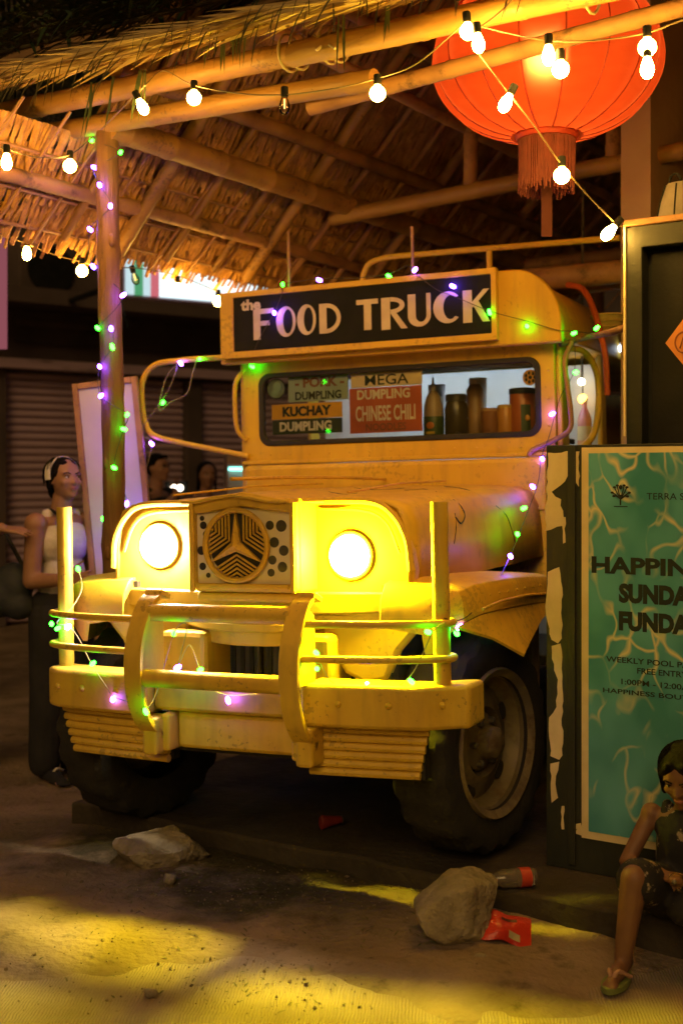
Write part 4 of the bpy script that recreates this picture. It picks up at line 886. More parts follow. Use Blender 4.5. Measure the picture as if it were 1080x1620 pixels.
# grey shade with a hook standing on the cabinet
q = hk(1075, 345, .5); bg = thing('lamp_shade', 'grey tapered cloth lampshade with a hook on top of cabinet', 'lampshade', HU @ Matrix.Translation((q.x, .5, zt + .022)))
gm = mat('grey_canvas', (.22, .20, .18), (.16, .145, .13), 12, .85, bump=.2)
MB().loft([[Vector((w * math.cos(t), w * .7 * math.sin(t), z)) for t in [6.283 * k / 20 for k in range(20)]] for z, w in ((0, .088), (.01, .09), (.10, .07), (.155, .052), (.165, .045))]).build('shade', gm, bg)
MB().tube(spl([(-.04, 0, .15), (-.035, 0, .19), (-.015, 0, .20), (.0, 0, .185), (.002, 0, .16)]), .005, 6).build('hook', M['black'], bg)
for t in (2.6, 3.6, 4.7): MB().tube([(w * 1.01 * math.cos(t), w * .71 * math.sin(t), z) for z, w in ((.005, .09), (.10, .071), (.158, .053))], .003, 5).build('seam', M['black'], bg)
# wall of the next building behind the hut's right side
M['plaster'] = mat('brown_plaster', (.56, .38, .25), (.46, .30, .19), 2, .9, bump=.2, bscale=20)
wl = thing('back_wall', 'brown plastered wall behind the hut on the right', 'wall', HU)
MB().box(1.60, 1.74, 1.65, 5.15, 0, 4.6).build('wall', M['plaster'], wl, smooth=0)
MB().box(1.55, 1.598, 2.05, 2.15, 0, 4.4).build('pilaster', M['bamboo_old'], wl, smooth=0); MB().box(1.55, 1.598, 3.4, 3.5, 0, 4.4).build('pilaster', M['bamboo_old'], wl, smooth=0)
dk = MB().box(1.36, 1.59, 2.5, 2.54, .11, 1.86).build('counter_screen', M['bamboo_old'], None, smooth=0, bevel=.01); dk.matrix_world = HU; tag(dk, 'brown wooden screen in the shade right of the cab', 'screen')
q = at(955, 553, HU, y=2.25); tb = MB().tube([(q.x - .22, 2.25, q.z + .0), (q.x + .12, 2.25, q.z)], .016, 10).build('tube_light', emitter('white_tube', (.75, .86, 1), 5), None); tb.matrix_world = HU; tag(tb, 'white fluorescent tube glowing in the shade right of the cab', 'tube light')
MB().box(q.x - .25, q.x + .14, 2.268, 2.295, q.z - .02, q.z + .03).build('batten', M['white'], tb, smooth=0)
# small bottles with coloured glow on a shelf behind the cab corner
for px, py, col, s_, nm in ((919, 604, (1, .85, .5), 12, 'clear bulb dangling in the gap right of the cab'), (921, 631, (1, .5, .08), 5, 'amber lamp hanging in the gap right of the cab')):
    q = at(px, py, HU, y=1.95); o = MB().ball((q.x, q.y, q.z), .018 if py < 610 else .024).build('small_lamp', emitter('lamp_%d' % py, col, s_), None); o.matrix_world = HU; tag(o, nm, 'lamp')
    MB().tube([(q.x, q.y, q.z + .018), (q.x + .004, q.y, 2.9)], .003, 5).build('cord', M['wire'], o)
q = at(924, 668, HU, y=1.95); bt = thing('pink_bottle', 'pink and amber bottle on a shelf right of the cab', 'bottle', HU @ Matrix.Translation((q.x, 1.95, q.z - .12)))
MB().lathe([(.03, 0), (.034, .01), (.034, .13), (.03, .15), (.012, .19), (.012, .23), (.0005, .231)], WO, 18).build('body', mat('pink_glass', (.75, .25, .4), (.8, .5, .1), 8, .25), bt)
MB().lathe([(.0345, .03), (.0352, .03), (.0352, .1), (.0345, .1)], WO, 18).build('label', M['paper'], bt); MB().lathe([(.014, .215), (.014, .24), (.0005, .241)], WO, 14).build('cap', M['white'], bt)
sh = MB().box(q.x - .15, q.x + .5, 1.85, 2.05, q.z - .14, q.z - .12).build('shelf', M['bamboo_old'], None, smooth=0); sh.matrix_world = HU; tag(sh, 'narrow wooden shelf carrying the pink bottle', 'shelf')
MB().box(q.x + .1, q.x + .13, 1.9, 1.93, .11, q.z - .14).build('leg', M['bamboo_old'], sh, smooth=0); MB().box(q.x + .4, q.x + .43, 1.9, 1.93, .11, q.z - .14).build('leg', M['bamboo_old'], sh, smooth=0)
# bamboo logs on the roof of the truck
for i, (z, y, r, x0, x1, lab) in enumerate(((2.285, 1.55, .055, .2, 1.04, 'short thick bamboo log lying on the truck roof, nearest'), (2.275, 1.75, .045, -.1, 1.1, 'long thinner bamboo log behind the thick one on the truck roof'))):
    m_ = TR; o = MB().tube([m_ @ Vector((x0, y, z)), m_ @ Vector(((x0 + x1) / 2, y + .02, z + .004)), m_ @ Vector((x1, y + .05, z + .01))], r, 14).build('bamboo_log', M['bamboo_old'], None); tag(o, lab, 'log', 'bamboo logs on the truck roof')
q = tk(962, 506, 1.45); bk_ = thing('wicker_basket', 'small lit wicker basket in the corner right of the cab roof', 'basket', TR @ Matrix.Translation((q.x, 1.45, q.z - .04)))
MB().lathe([(.045, -.03), (.075, .06), (.07, .06), (.04, -.026), (.0005, -.026)], WO, 18).build('body', M['straw'], bk_)
for z, r in ((-.02, .05), (.005, .06), (.03, .068), (.058, .077)): MB().tube([(r * math.cos(t), r * math.sin(t), z) for t in [6.283 * k / 22 for k in range(22)]], .005, 5, closed=True).build('weave', M['straw'], bk_)
br = MB().tube(spl([TR @ tk(885, 545, 1.0), TR @ tk(930, 533, 1.05), HU @ hk(960, 527, .3), HU @ hk(1000, 515, .29)]), .012, 8).build('branch', M['wood'], None, smooth=60); tag(br, 'bare brown branch between the cab corner and the cabinet', 'branch')

# ================================================================== things on the dashboard
def dash(px, py0, w, prof, m, name, label, cat, y=1.2, extra=None):
    b = tk(px, 685, y); t = thing(name, label, cat, TR @ Matrix.Translation((b.x, y, 1.516)))
    MB().lathe([(max(.0005, r * w), h) for r, h in prof], WO, 20).build('body', m, t)
    if extra: extra(t, w)
    return t
mtt = lambda n, c, r=.4: mat(n, c, tuple(k * .8 for k in c), 12, r)
gls = mtt('bottle_tan', (.45, .33, .2))
def ex1(t, w):
    MB().lathe([(w * 1.02, .01), (w * 1.03, .012), (w * 1.03, .115), (w * 1.02, .117)], WO, 20).build('label', mtt('label_green', (.06, .10, .03)), t)
    MB().ball((0, -w * 1.03, .075), (.02, .002, .016)).build('label_print', mtt('label_orange', (.6, .2, .04)), t); MB().box(-.022, .022, -w * 1.045, -w * 1.03, .035, .047).build('label_print', mtt('label_amber', (.6, .4, .05)), t)
    MB().lathe([(.014, .235), (.016, .24), (.015, .262), (.006, .27), (.005, .30), (.0005, .301)], WO, 12).build('cap', M['white'], t)
dash(686, 600, .046, [(.9, 0), (1, .01), (1, .13), (.95, .17), (.7, .21), (.32, .235), (.3, .245), (.01, .246)], gls, 'sauce_bottle', 'tan sauce bottle with green label behind the windscreen', 'bottle', extra=ex1)
dkj = mtt('dark_sauce', (.06, .045, .02), .25)
def exl(mm, z0, z1, k=1.05):
    def f(t, w): MB().lathe([(w * k, z0), (w * k, z1), (w * .9 * k, z1 + .004), (.0005, z1 + .005)], WO, 20).build('lid', mm, t)
    return f
dash(722, 620, .055, [(.9, 0), (1, .01), (1, .15), (.85, .18), (.8, .19)], dkj, 'dark_jar', 'dark brown sauce jar next to the sauce bottle', 'jar', 1.24, exl(mtt('lid_dark', (.05, .045, .03)), .185, .215, .9))
dash(752, 620, .04, [(.95, 0), (1, .01), (1, .24), (.6, .265)], mtt('box_tan', (.28, .16, .07)), 'tall_canister', 'tall tan canister behind the windscreen centre', 'canister', 1.3, exl(M['white'], .265, .285, .7))
dash(776, 650, .045, [(.95, 0), (1, .01), (1, .125), (.9, .13)], mtt('can_brown', (.24, .10, .04)), 'brown_can', 'short brown can between canister and red tin', 'can', 1.18, exl(mtt('lid_tan', (.4, .25, .12)), .128, .138, .95))
dash(800, 650, .04, [(.95, 0), (1, .01), (1, .13), (.9, .14)], mtt('can_amber', (.50, .22, .04)), 'amber_can', 'amber can left of the large red tin', 'can', 1.17, exl(mtt('lid_amber', (.55, .35, .06)), .138, .150, .95))
def ext(t, w):
    exl(mtt('lid_black', (.03, .035, .035)), .20, .222, 1.04)(t, w); M_ = [Vector((w * 1.012 * math.sin(a_), -w * 1.012 * math.cos(a_), z)) for z in (.03, .15) for a_ in [.15 + .11 * k for k in range(8)]]
    MB().add(M_, [(k, k + 1, 9 + k, 8 + k) for k in range(7)]).build('label', mtt('label_dark', (.05, .08, .04)), t); MB().ball((w * .62, -w * .85, .09), (.012, .006, .014)).build('label_print', mtt('label_orange2', (.62, .3, .05)), t)
dash(827, 630, .058, [(.95, 0), (1, .01), (1, .195), (.95, .2)], mtt('tin_red', (.40, .11, .03)), 'red_tin', 'large red tin with a black lid at the windscreen corner', 'tin', 1.19, ext)
for i, (px, z0, h, lab) in enumerate(((700, .0, .28, 'clear plastic cup stack standing behind the sauce bottle'), (765, .0, .30, 'white paper cup stack behind the tall canister'))):
    b = tk(px, 685, 1.45); o = MB().lathe([(.03, 0), (.042, h), (.038, h), (.028, .003)], TR @ Matrix.Translation((b.x, 1.45 if False else 1.38, 1.516)), 16).build('cup_stack', M['white_in'], None); tag(o, lab, 'cups')

# ================================================================== red lantern
LC = Vector((.765, 4.72, 3.02))
lt = thing('paper_lantern', 'large round red fabric lantern glowing under the roof', 'lantern', Matrix.Translation(LC))
lm = bpy.data.materials.new('lantern_silk'); lm.use_nodes = True; nt = lm.node_tree; nt.nodes.clear(); N = nt.nodes; L = nt.links
df = N.new('ShaderNodeBsdfDiffuse'); tr_ = N.new('ShaderNodeBsdfTranslucent'); mx = N.new('ShaderNodeMixShader'); mx.inputs[0].default_value = .82; ou = N.new('ShaderNodeOutputMaterial')
tc = N.new('ShaderNodeTexCoord'); nz = N.new('ShaderNodeTexNoise'); nz.inputs['Scale'].default_value = 14; mp = N.new('ShaderNodeMapping'); mp.inputs['Scale'].default_value = (1, 1, 4); L.new(tc.outputs['Object'], mp.inputs[0]); L.new(mp.outputs[0], nz.inputs[0])
rp = N.new('ShaderNodeValToRGB'); rp.color_ramp.elements[0].color = (.78, .11, .024, 1); rp.color_ramp.elements[1].color = (.86, .17, .04, 1); L.new(nz.outputs[0], rp.inputs[0])
L.new(rp.outputs[0], df.inputs[0]); L.new(rp.outputs[0], tr_.inputs[0]); L.new(df.outputs[0], mx.inputs[1]); rf = N.new('ShaderNodeBsdfRefraction'); rf.inputs['IOR'].default_value = 1.12; rf.inputs['Roughness'].default_value = .78; rf.inputs[0].default_value = (.95, .36, .12, 1); m2 = N.new('ShaderNodeMixShader'); m2.inputs[0].default_value = .3
L.new(tr_.outputs[0], m2.inputs[1]); L.new(rf.outputs[0], m2.inputs[2]); L.new(m2.outputs[0], mx.inputs[2]); L.new(mx.outputs[0], ou.inputs[0])
NR = 16; a_l, b_l = .41, .295
def lan(th, ph, off=0):
    k = 1 + .05 * abs(math.sin(ph * NR / 2)); r = (a_l + off) * k * math.sin(th) ** .85
    return Vector((r * math.cos(ph), r * math.sin(ph), (b_l + off) * math.cos(th)))
rg = [[lan(.26 + (math.pi - .52) * j / 22, 2 * math.pi * k / 96) for k in range(96)] for j in range(23)]
MB().loft(rg, caps=False).build('shade', lm, lt, smooth=70)
M['redtrim'] = mat('red_trim', (.42, .04, .015), (.32, .03, .01), 20, .6)
for k in range(NR): MB().tube([lan(.26 + (math.pi - .52) * j / 16, 2 * math.pi * k / NR, .001) for j in range(17)], .0032, 5).build('rib', M['redtrim'], lt)
for k, (ph, th, sc_) in enumerate(((4.15, 1.05, 1), (5.05, .95, 1), (4.6, .8, .8), (3.6, 1.0, .9), (5.6, 1.0, .9))):
    mb = MB()
    for q in range(9):
        aa = q * .7; pth = [lan(th + sc_ * .06 * math.sin(aa) * t - .01 * q % 3 * .01, ph + sc_ * .11 * math.cos(aa) * t, .006) for t in (0, .5, 1)]
        mb.tube(spl(pth, 3), [.004 + .012 * math.sin(3.14 * i / 6) * sc_ for i in range(7)], 6, flat=.15)
    mb.build('printed_motif', M['redtrim'], lt)
MB().lathe([(.115, -.262), (.12, -.285), (.112, -.30), (.10, -.30)], WO, 28, caps=False).build('bottom_ring', M['redtrim'], lt); MB().lathe([(.10, .26), (.12, .27), (.115, .30), (.10, .30)], WO, 28, caps=False).build('top_ring', M['redtrim'], lt)
mb = MB(); r6 = random.Random(4)
for k in range(170):
    a_ = 6.283 * k / 170; r_ = .10 + r6.uniform(-.006, .004); l_ = .205 + r6.uniform(-.02, .015); j = r6.uniform(-.006, .006)
    mb.tube([(r_ * math.cos(a_), r_ * math.sin(a_), -.285), (r_ * 1.0 * math.cos(a_), r_ * math.sin(a_), -.285 - l_ * .5), (r_ * .98 * math.cos(a_) + j, r_ * .98 * math.sin(a_) + j, -.285 - l_)], .0028, 4)
M['fringe'] = mat('red_fringe', (.17, .018, .007), (.12, .012, .005), 30, .6)
kind(mb.build('fringe', M['fringe'], lt), 'stuff'); MB().lathe([(.096, -.285), (.096, -.46)], WO, 24, caps=False).build('fringe_core', M['fringe'], lt)
MB().box(-.02, .02, -.004, .004, -.66, -.30).build('ribbon', mat('dark_ribbon', (.06, .007, .004), None, rough=.8), lt, smooth=0)
MB().tube([(0, 0, .26), (0, 0, 1.2)], .006, 6).build('cord', M['wire'], lt)
ll = bpy.data.lights.new('lantern_bulb', 'POINT'); ll.energy = 5.5; ll.color = (1, .58, .24); ll.shadow_soft_size = .05; lo = bpy.data.objects.new('lantern_bulb', ll); C.objects.link(lo); lo.parent = lt; lo.location = (0, 0, .02)

# ================================================================== rocks and litter
def rock(name, label, c, size, seed, yaw=0, group=None):
    rr = random.Random(seed); b = bmesh.new(); bmesh.ops.create_icosphere(b, subdivisions=5 if size[0] > .1 else 3, radius=1)
    pls = [(Vector((rr.gauss(0, 1), rr.gauss(0, 1), rr.gauss(0, 1))).normalized(), rr.uniform(.70, 1.0)) for _ in range(28)]
    for v in b.verts:
        u = v.co.normalized(); r_ = min([d_ / n_.dot(u) for n_, d_ in pls if n_.dot(u) > .05] + [1.15]); q = u * r_
        q *= 1 + .045 * noise.noise(u * 3.1 + Vector((seed, 0, 0))) + .022 * noise.noise(u * 9) + .018 * noise.noise(u * 22) + .010 * noise.noise(u * 55)
        v.co = Vector((q.x * size[0] * .56, q.y * size[1] * .56, q.z * size[2] * .56))
    me = bpy.data.meshes.new(name); b.to_mesh(me); b.free(); me.shade_smooth(); me.set_sharp_from_angle(angle=R(32)); o = bpy.data.objects.new(name, me); C.objects.link(o); me.materials.append(M['rock']); o.location = c; o.rotation_euler = (0, 0, R(yaw)); return tag(o, label, 'rock', group)
M['rock'] = mat('grey_rock', (.34, .28, .19), (.19, .155, .105), 9, .9, bump=1.0, bscale=38, c3=(.32, .27, .19), s3=20, t3=(.58, .7))
c = at(251, 1372, z=.03); rock('rock', 'flat grey rock in front of the left wheel', (c.x, c.y + .05, .075), (.34, .24, .17), 5, -8)
c = at(722, 1492, z=.03); rock('rock', 'big rough boulder in front of the right wheel', (c.x, c.y + .04, .115), (.26, .24, .23), 21, 20)
c = at(238, 1578, z=.0); rock('pebble', 'small lone pebble on the sand at lower left', (c.x, c.y, .012), (.035, .03, .03), 3)
c = at(268, 1398, z=.03); rock('pebble', 'small round stone under the flat grey rock', (c.x, c.y, .045), (.05, .045, .05), 8)
c = at(760, 1520, z=.02); rock('pebble', 'dark stone chip under the red packet', (c.x, c.y, .03), (.05, .03, .03), 9)
# plastic bottle lying on the slab
a, b = at(764, 1394, z=.14), at(845, 1388, z=.14); d = b - a
bt = thing('plastic_bottle', 'clear plastic drink bottle with red label lying on the slab edge', 'bottle', Matrix.Translation((a.x, a.y, .143)) @ d.to_track_quat('Z', 'Y').to_matrix().to_4x4())
Lb = d.length; pet = mat('pet_plastic', (.5, .42, .34), None, rough=.12, trans=.75)
MB().lathe([(.011, .0), (.012, .022), (.02, .04), (.029, .065), (.031, .075), (.029, .085), (.031, .1), (.031, Lb - .02), (.027, Lb), (.018, Lb + .002), (.0005, Lb - .004)], WO, 22).build('body', pet, bt)
MB().lathe([(.0318, Lb - .055), (.0323, Lb - .055), (.0323, Lb - .018), (.0318, Lb - .018)], WO, 22).build('label', mtt('label_red', (.55, .06, .03)), bt)
MB().lathe([(.0145, -.008), (.0145, .016), (.012, .018)], WO, 18).build('cap', mtt('cap_cream', (.6, .5, .3)), bt)
# crumpled red snack packet
c = at(797, 1490, z=.03); pk = thing('snack_packet', 'crumpled red snack packet lying against the boulder', 'packet', Matrix.Translation((c.x, c.y, .072)) @ Matrix.Rotation(R(-8), 4, 'Z') @ Matrix.Rotation(R(38), 4, 'X') @ Matrix.Rotation(R(10), 4, 'Y'))
rr = random.Random(2); n, m_ = 14, 9; V = []
for s in (1, -1):
    for j in range(m_ + 1):
        for i in range(n + 1):
            u, v = i / n, j / m_; puff = (math.sin(math.pi * u) ** .5) * (math.sin(math.pi * v) ** .4) * .016
            x = (u - .5) * .17; y = (v - .5) * .10; V.append((x, y * (1 + .1 * math.sin(u * 9)), s * puff + .012 * noise.noise(Vector((x * 22, y * 22, s * 2))) + .01 * math.sin(u * 5)))
F = []; w_ = n + 1; o2 = w_ * (m_ + 1)
for j in range(m_):
    for i in range(n): F += [(j * w_ + i, j * w_ + i + 1, (j + 1) * w_ + i + 1, (j + 1) * w_ + i), (o2 + j * w_ + i, o2 + (j + 1) * w_ + i, o2 + (j + 1) * w_ + i + 1, o2 + j * w_ + i + 1)]
foil = mat('red_foil', (.62, .045, .02), (.5, .03, .015), 10, .3, bump=.2, bscale=60)
MB().add(V, F).build('pouch', foil, pk, smooth=50)
V2 = [V[j * w_ + i] for j in range(1, 4) for i in range(8, 12)]; MB().add([(x, y, z + .0015) for x, y, z in V2], [(j * 4 + i, j * 4 + i + 1, j * 4 + i + 5, j * 4 + i + 4) for j in range(2) for i in range(3)]).build('print_patch', mtt('foil_cream', (.5, .42, .25)), pk)
V2 = [V[j * w_ + i] for j in range(6, 8) for i in range(6, 11)]; MB().add([(x, y, z + .0015) for x, y, z in V2], [(i, i + 1, i + 6, i + 5) for i in range(4)]).build('print_patch', mtt('foil_dark', (.12, .02, .01)), pk)
foil2 = mat('dull_red', (.28, .03, .015), (.2, .02, .01), 10, .5)
c = at(523, 1303, z=.13); cn = thing('crushed_can', 'crushed red can lying in the dark under the truck', 'can', Matrix.Translation((c.x, c.y, .14)) @ Matrix.Rotation(R(30), 4, 'Z') @ Matrix.Rotation(R(90), 4, 'Y'))
MB().loft([[Vector((r_ * math.cos(t) * (1 - .3 * math.sin(z * 40)), r_ * math.sin(t) * .75, z)) for t in [6.283 * k / 16 for k in range(16)]] for z, r_ in ((-.045, .018), (-.04, .022), (-.02, .02), (.02, .022), (.04, .022), (.045, .018))]).build('body', foil2, cn); MB().lathe([(.016, .0452), (.016, .047)], WO, 16).build('lid', M['steel'], cn)

# leaning white menu board behind the corner post
MBd = frame((at(166, 735, y=6.15).x, 6.15, 0), 6) @ Matrix.Translation((.19, 0, 0)) @ Matrix.Rotation(R(-6.5), 4, 'Y') @ Matrix.Rotation(R(-3), 4, 'X')
wb = thing('display_board', 'tall white display board in a wooden frame leaning behind the corner post', 'board', MBd)
MB().box(-.135, .135, 0, .012, .06, 1.93).build('panel', mat('white_board', (.62, .58, .58), (.54, .5, .5), 4, .5), wb, smooth=0)
for x0, x1, z0, z1 in ((-.165, -.136, .0, 1.96), (.136, .165, .0, 1.96), (-.1355, .1355, 1.931, 1.96), (-.1355, .1355, .03, .059)): MB().box(x0, x1, -.014, .02, z0, z1).build('frame_rail', M['bamboo_old'], wb, smooth=0, bevel=.003)
# ================================================================== strings of warm bulbs
BE = emitter('bulb_glow', (1, .50, .07), 120); BE2 = emitter('bulb_filament', (1, .52, .08), 200)
BOFF = glass('clear_bulb', (1, .9, .7)); FIL = emitter('dim_filament', (1, .5, .15), 3)
def festoon(label, wire, bulbs, group='strings of warm bulbs'):
    t = thing('bulb_string', label, 'string lights', WO, group); MB().tube(spl(wire, 8), .0026, 5).build('cable', M['wiretan'], t)
    for p, k, tilt in bulbs:
        p = Vector(p); d = Vector((tilt, 0, -1)).normalized(); Q = Matrix.Translation(p) @ d.to_track_quat('Z', 'Y').to_matrix().to_4x4()
        if k == 'g': b_ = MB().lathe([(.010, -.028)] + [(.0265 * math.sin(a_), -.0265 * math.cos(a_)) for a_ in (.45, .8, 1.2, 1.6, 2.0, 2.4, 2.8)] + [(.0004, .0265)], Q, 16).build('bulb', BE, t)
        elif k == 'p': b_ = MB().lathe([(.009, -.028), (.014, -.015), (.019, .0), (.0195, .012), (.016, .024), (.009, .032), (.0004, .034)], Q, 14).build('bulb', BE2, t)
        else:
            b_ = MB().lathe([(.009, -.028), (.014, -.015), (.019, .0), (.0195, .012), (.016, .024), (.009, .032), (.0004, .034)], Q, 14).build('bulb', BOFF, t); MB().tube([Q @ Vector((0, 0, -.02)), Q @ Vector((0, 0, .012))], .003, 5).build('filament', FIL, b_)
        MB().lathe([(.0115, -.062), (.013, -.058), (.013, -.03), (.0105, -.0275)], Q, 12).build('socket', M['black'], b_)
H_ = lambda px, py, y: HU @ hk(px, py, y)
def drop(p, dz=.055): p = Vector(p); return p
bl = [(225, 168, 'p', .5), (307, 155, 'g', 0), (450, 166, 'o', 0), (597, 148, 'g', 0), (740, 50, 'g', .1), (756, 67, 'p', .1)]
wireA = [H_(160, 205, -.1), H_(225, 140, -.36), H_(258, 112, -.2), H_(305, 134, -.36), H_(380, 148, -.36), H_(450, 150, -.36), H_(530, 140, -.36), H_(597, 124, -.36), H_(660, 100, -.36), H_(735, 38, -.36), H_(752, 46, -.36), H_(800, 10, -.3), H_(830, -30, -.3)]
festoon('warm bulb string slung under the front bamboo pole of the roof', wireA, [(H_(x, y, -.36), k, t) for x, y, k, t in bl])
festoon('warm bulb string crossing in front of the red lantern', [H_(738, 36, -.27), H_(800, 52, -.3), H_(867, 64, -.32), H_(940, 64, -.33), H_(1022, 52, -.33), H_(1085, 30, -.33), H_(1180, 10, -.33), H_(1300, 30, -.4), H_(1420, 20, -.5)], [(H_(867, 86, -.32), 'p', 0), (H_(886, 110, -.30), 'g', 0), (H_(1023, 75, -.33), 'g', 0), (H_(1023, 106, -.34), 'p', 0), (H_(1170, 60, -.34), 'g', 0), (H_(1310, 80, -.4), 'p', 0)])
festoon('warm bulb string running down past the lantern to the cabinet corner', [H_(745, 70, -.3), H_(775, 110, -.3), H_(800, 142, -.28), H_(845, 200, -.2), H_(889, 262, -.1), H_(930, 310, .05), H_(972, 352, .2), H_(983, 358, .24)], [(H_(800, 162, -.28), 'p', -.5), (H_(888, 278, -.1), 'g', 0), (H_(963, 367, .19), 'p', -.9)])
festoon('warm bulb string left of the corner post under the thatch', [H_(-90, 215, -.66), H_(-30, 228, -.64), H_(12, 236, -.62), H_(55, 248, -.5), H_(108, 246, -.3), H_(148, 216, -.07)], [(H_(11, 255, -.62), 'p', 0), (H_(111, 263, -.28), 'g', 0), (H_(-70, 240, -.65), 'g', 0)])
W_ = lambda px, py, y: at(px, py, y=y)
festoon('warm bulb string hanging low across the street behind the post', [W_(-60, 345, 5.7), W_(0, 368, 5.7), W_(43, 386, 5.75), W_(90, 404, 5.8), W_(130, 414, 5.8), W_(165, 424, 5.85), W_(215, 424, 6.1), W_(280, 436, 6.4), W_(345, 462, 6.7), W_(420, 500, 7.0)], [(W_(43, 400, 5.75), 'p', 0), (W_(130, 429, 5.8), 'g', 0), (W_(214, 440, 6.1), 'o', .3), (W_(281, 457, 6.4), 'g', 0), (W_(345, 477, 6.7), 'g', 0)])

# ================================================================== green and purple fairy lights
LG = emitter('led_green', (.02, 1, .016), 26); LP = emitter('led_purple', (.14, .04, 1), 85)
led_me = {}
def fairy(label, wire, leds, m='wire'):
    t = thing('fairy_lights', label, 'fairy lights', WO, 'green and purple fairy lights'); MB().tube(spl(wire, 5), .0019, 4).build('wire', M[m], t)
    for p, c in leds:
        if c not in led_me:
            mb = MB().lathe([(.004, -.013), (.0075, -.009), (.0088, .0), (.0075, .009), (.004, .014), (.0004, .015)], WO, 10); o = mb.build('led', LG if c == 'g' else LP, t); led_me[c] = o.data
        else: o = bpy.data.objects.new('led', led_me[c]); C.objects.link(o); o.parent = t
        o.location = p; o.rotation_euler = (rnd.uniform(-1.3, 1.3), rnd.uniform(-1.3, 1.3), 0)
T_ = lambda px, py, y: TR @ tk(px, py, y)
pl = [(145, 222, 'g'), (191, 241, 'g'), (150, 265, 'p'), (158, 293, 'p'), (175, 326, 'p'), (143, 363, 'p'), (148, 422, 'p'), (195, 467, 'p'), (155, 519, 'g'), (176, 520, 'p'), (178, 549, 'g'), (158, 580, 'p'), (160, 626, 'p'), (201, 656, 'g'), (196, 679, 'g'), (181, 740, 'g'), (201, 797, 'p'), (164, 822, 'g'), (166, 862, 'p'), (168, 625, 'p'), (172, 700, 'p')]  # last two purple LEDs added unseen behind the post, to tint the display board
fairy('fairy lights wound around the corner post of the hut', [(at(x, y, y=6.06) if (x, y) in ((168, 625), (172, 700), (201, 797), (166, 862), (164, 822)) else H_(x, y, -.062 if 152 < x < 192 else -.02)) for x, y, c in pl], [((at(x, y, y=6.06) if (x, y) in ((168, 625), (172, 700), (201, 797), (166, 862), (164, 822)) else H_(x, y, -.068 if 152 < x < 192 else -.02)), c) for x, y, c in pl])
ml_ = [(316, 568, 'g'), (286, 575, 'p'), (258, 637, 'g'), (240, 702, 'p')]
fairy('fairy lights tangled on the mirror bracket left of the windscreen', [T_(399, 578, .95), T_(350, 568, .955)] + [T_(x, y, .955) for x, y in ((316, 566), (305, 590), (296, 622), (270, 636), (252, 648), (262, 600), (280, 578), (265, 620), (225, 680), (240, 700), (232, 740), (222, 775))], [(T_(x, y, .952), c) for x, y, c in ml_], 'wirepale')
sl_ = [(399, 580, 'g', .96), (434, 495, 'p', .85), (447, 450, 'g', .90), (505, 443, 'p', .9), (615, 437, 'g', .88), (656, 427, 'p', .85), (716, 453, 'p', .852), (774, 494, 'g', .852), (833, 516, 'g', .885), (907, 527, 'g', .93), (943, 519, 'g', 1.0)]
fairy('fairy lights strung along the top of the sign board', [T_(399, 580, .955), T_(405, 548, .853), T_(425, 510, .853), T_(434, 495, .852), T_(447, 462, .853), T_(447, 450, .88), T_(505, 441, .89), T_(560, 440, .89), T_(615, 433, .88), T_(645, 420, .86), T_(656, 432, .853), T_(690, 458, .85), T_(716, 468, .85), T_(774, 492, .85), T_(833, 508, .88), T_(880, 522, .89), T_(907, 524, .92), T_(943, 527, .98), T_(975, 515, 1.0)], [(T_(x, y, d), c) for x, y, c, d in sl_])
rl_ = [(910, 589, 'g', .98), (873, 655, 'p', .97), (857, 726, 'p', .93), (828, 804, 'g', .62), (807, 880, 'p', .25), (842, 770, 'p', .82), (818, 845, 'g', .45), (778, 933, 'g', -.05), (727, 992, 'p', -.33)]
fairy('fairy lights trailing from the cab pillar down to the right guard post', [T_(907, 528, .95), T_(908, 585, .975), T_(885, 630, .975), T_(868, 690, .96), T_(856, 722, .94), T_(850, 765, .8), T_(830, 820, .6), T_(806, 880, .28), T_(780, 930, -.03), T_(745, 970, -.28), T_(722, 982, -.40), T_(702, 978, -.47)], [(T_(x, y, d), c) for x, y, c, d in rl_])
cl_ = [(124, 900, 'g', -.36), (137, 937, 'g', -.30), (82, 987, 'g', -.50), (92, 994, 'g', -.5), (108, 992, 'p', -.5), (147, 1050, 'g', -.57), (179, 1106, 'p', -.575), (231, 1126, 'g', -.70), (275, 1002, 'g', -.62), (281, 1056, 'p', -.61), (317, 1060, 'g', -.60), (361, 1108, 'p', -.565)]
fairy('fairy lights tied along the left side of the bumper guard', [T_(124, 898, -.36), T_(130, 930, -.35), T_(115, 960, -.46), T_(90, 985, -.5), T_(108, 990, -.5), T_(125, 1010, -.5), T_(145, 1050, -.56), T_(168, 1085, -.585), T_(180, 1102, -.58), T_(210, 1112, -.6), T_(231, 1122, -.69), T_(250, 1090, -.62), T_(276, 1000, -.63), T_(296, 990, -.64), T_(283, 1050, -.62), T_(300, 1020, -.62), T_(315, 1055, -.6), T_(330, 1085, -.58), T_(361, 1100, -.57), T_(405, 1098, -.57)], [(T_(x, y, d), c) for x, y, c, d in cl_], 'wirepale')
cr_ = [(500, 1033, 'g', -.58), (501, 1058, 'g', -.55), (578, 1086, 'p', -.50), (650, 1078, 'g', -.49), (677, 1000, 'g', -.53), (722, 1002, 'g', -.41)]
fairy('fairy lights looped on the right rails of the bumper guard', [T_(490, 975, -.6), T_(497, 1005, -.6), T_(492, 1030, -.59), T_(502, 1036, -.58), T_(512, 1060, -.55), T_(530, 1082, -.53), T_(578, 1085, -.5), T_(615, 1092, -.5), T_(648, 1070, -.5), T_(668, 1035, -.52), T_(684, 1000, -.54), T_(705, 985, -.47), T_(722, 1000, -.42)], [(T_(x, y, d), c) for x, y, c, d in cr_], 'wirepale')
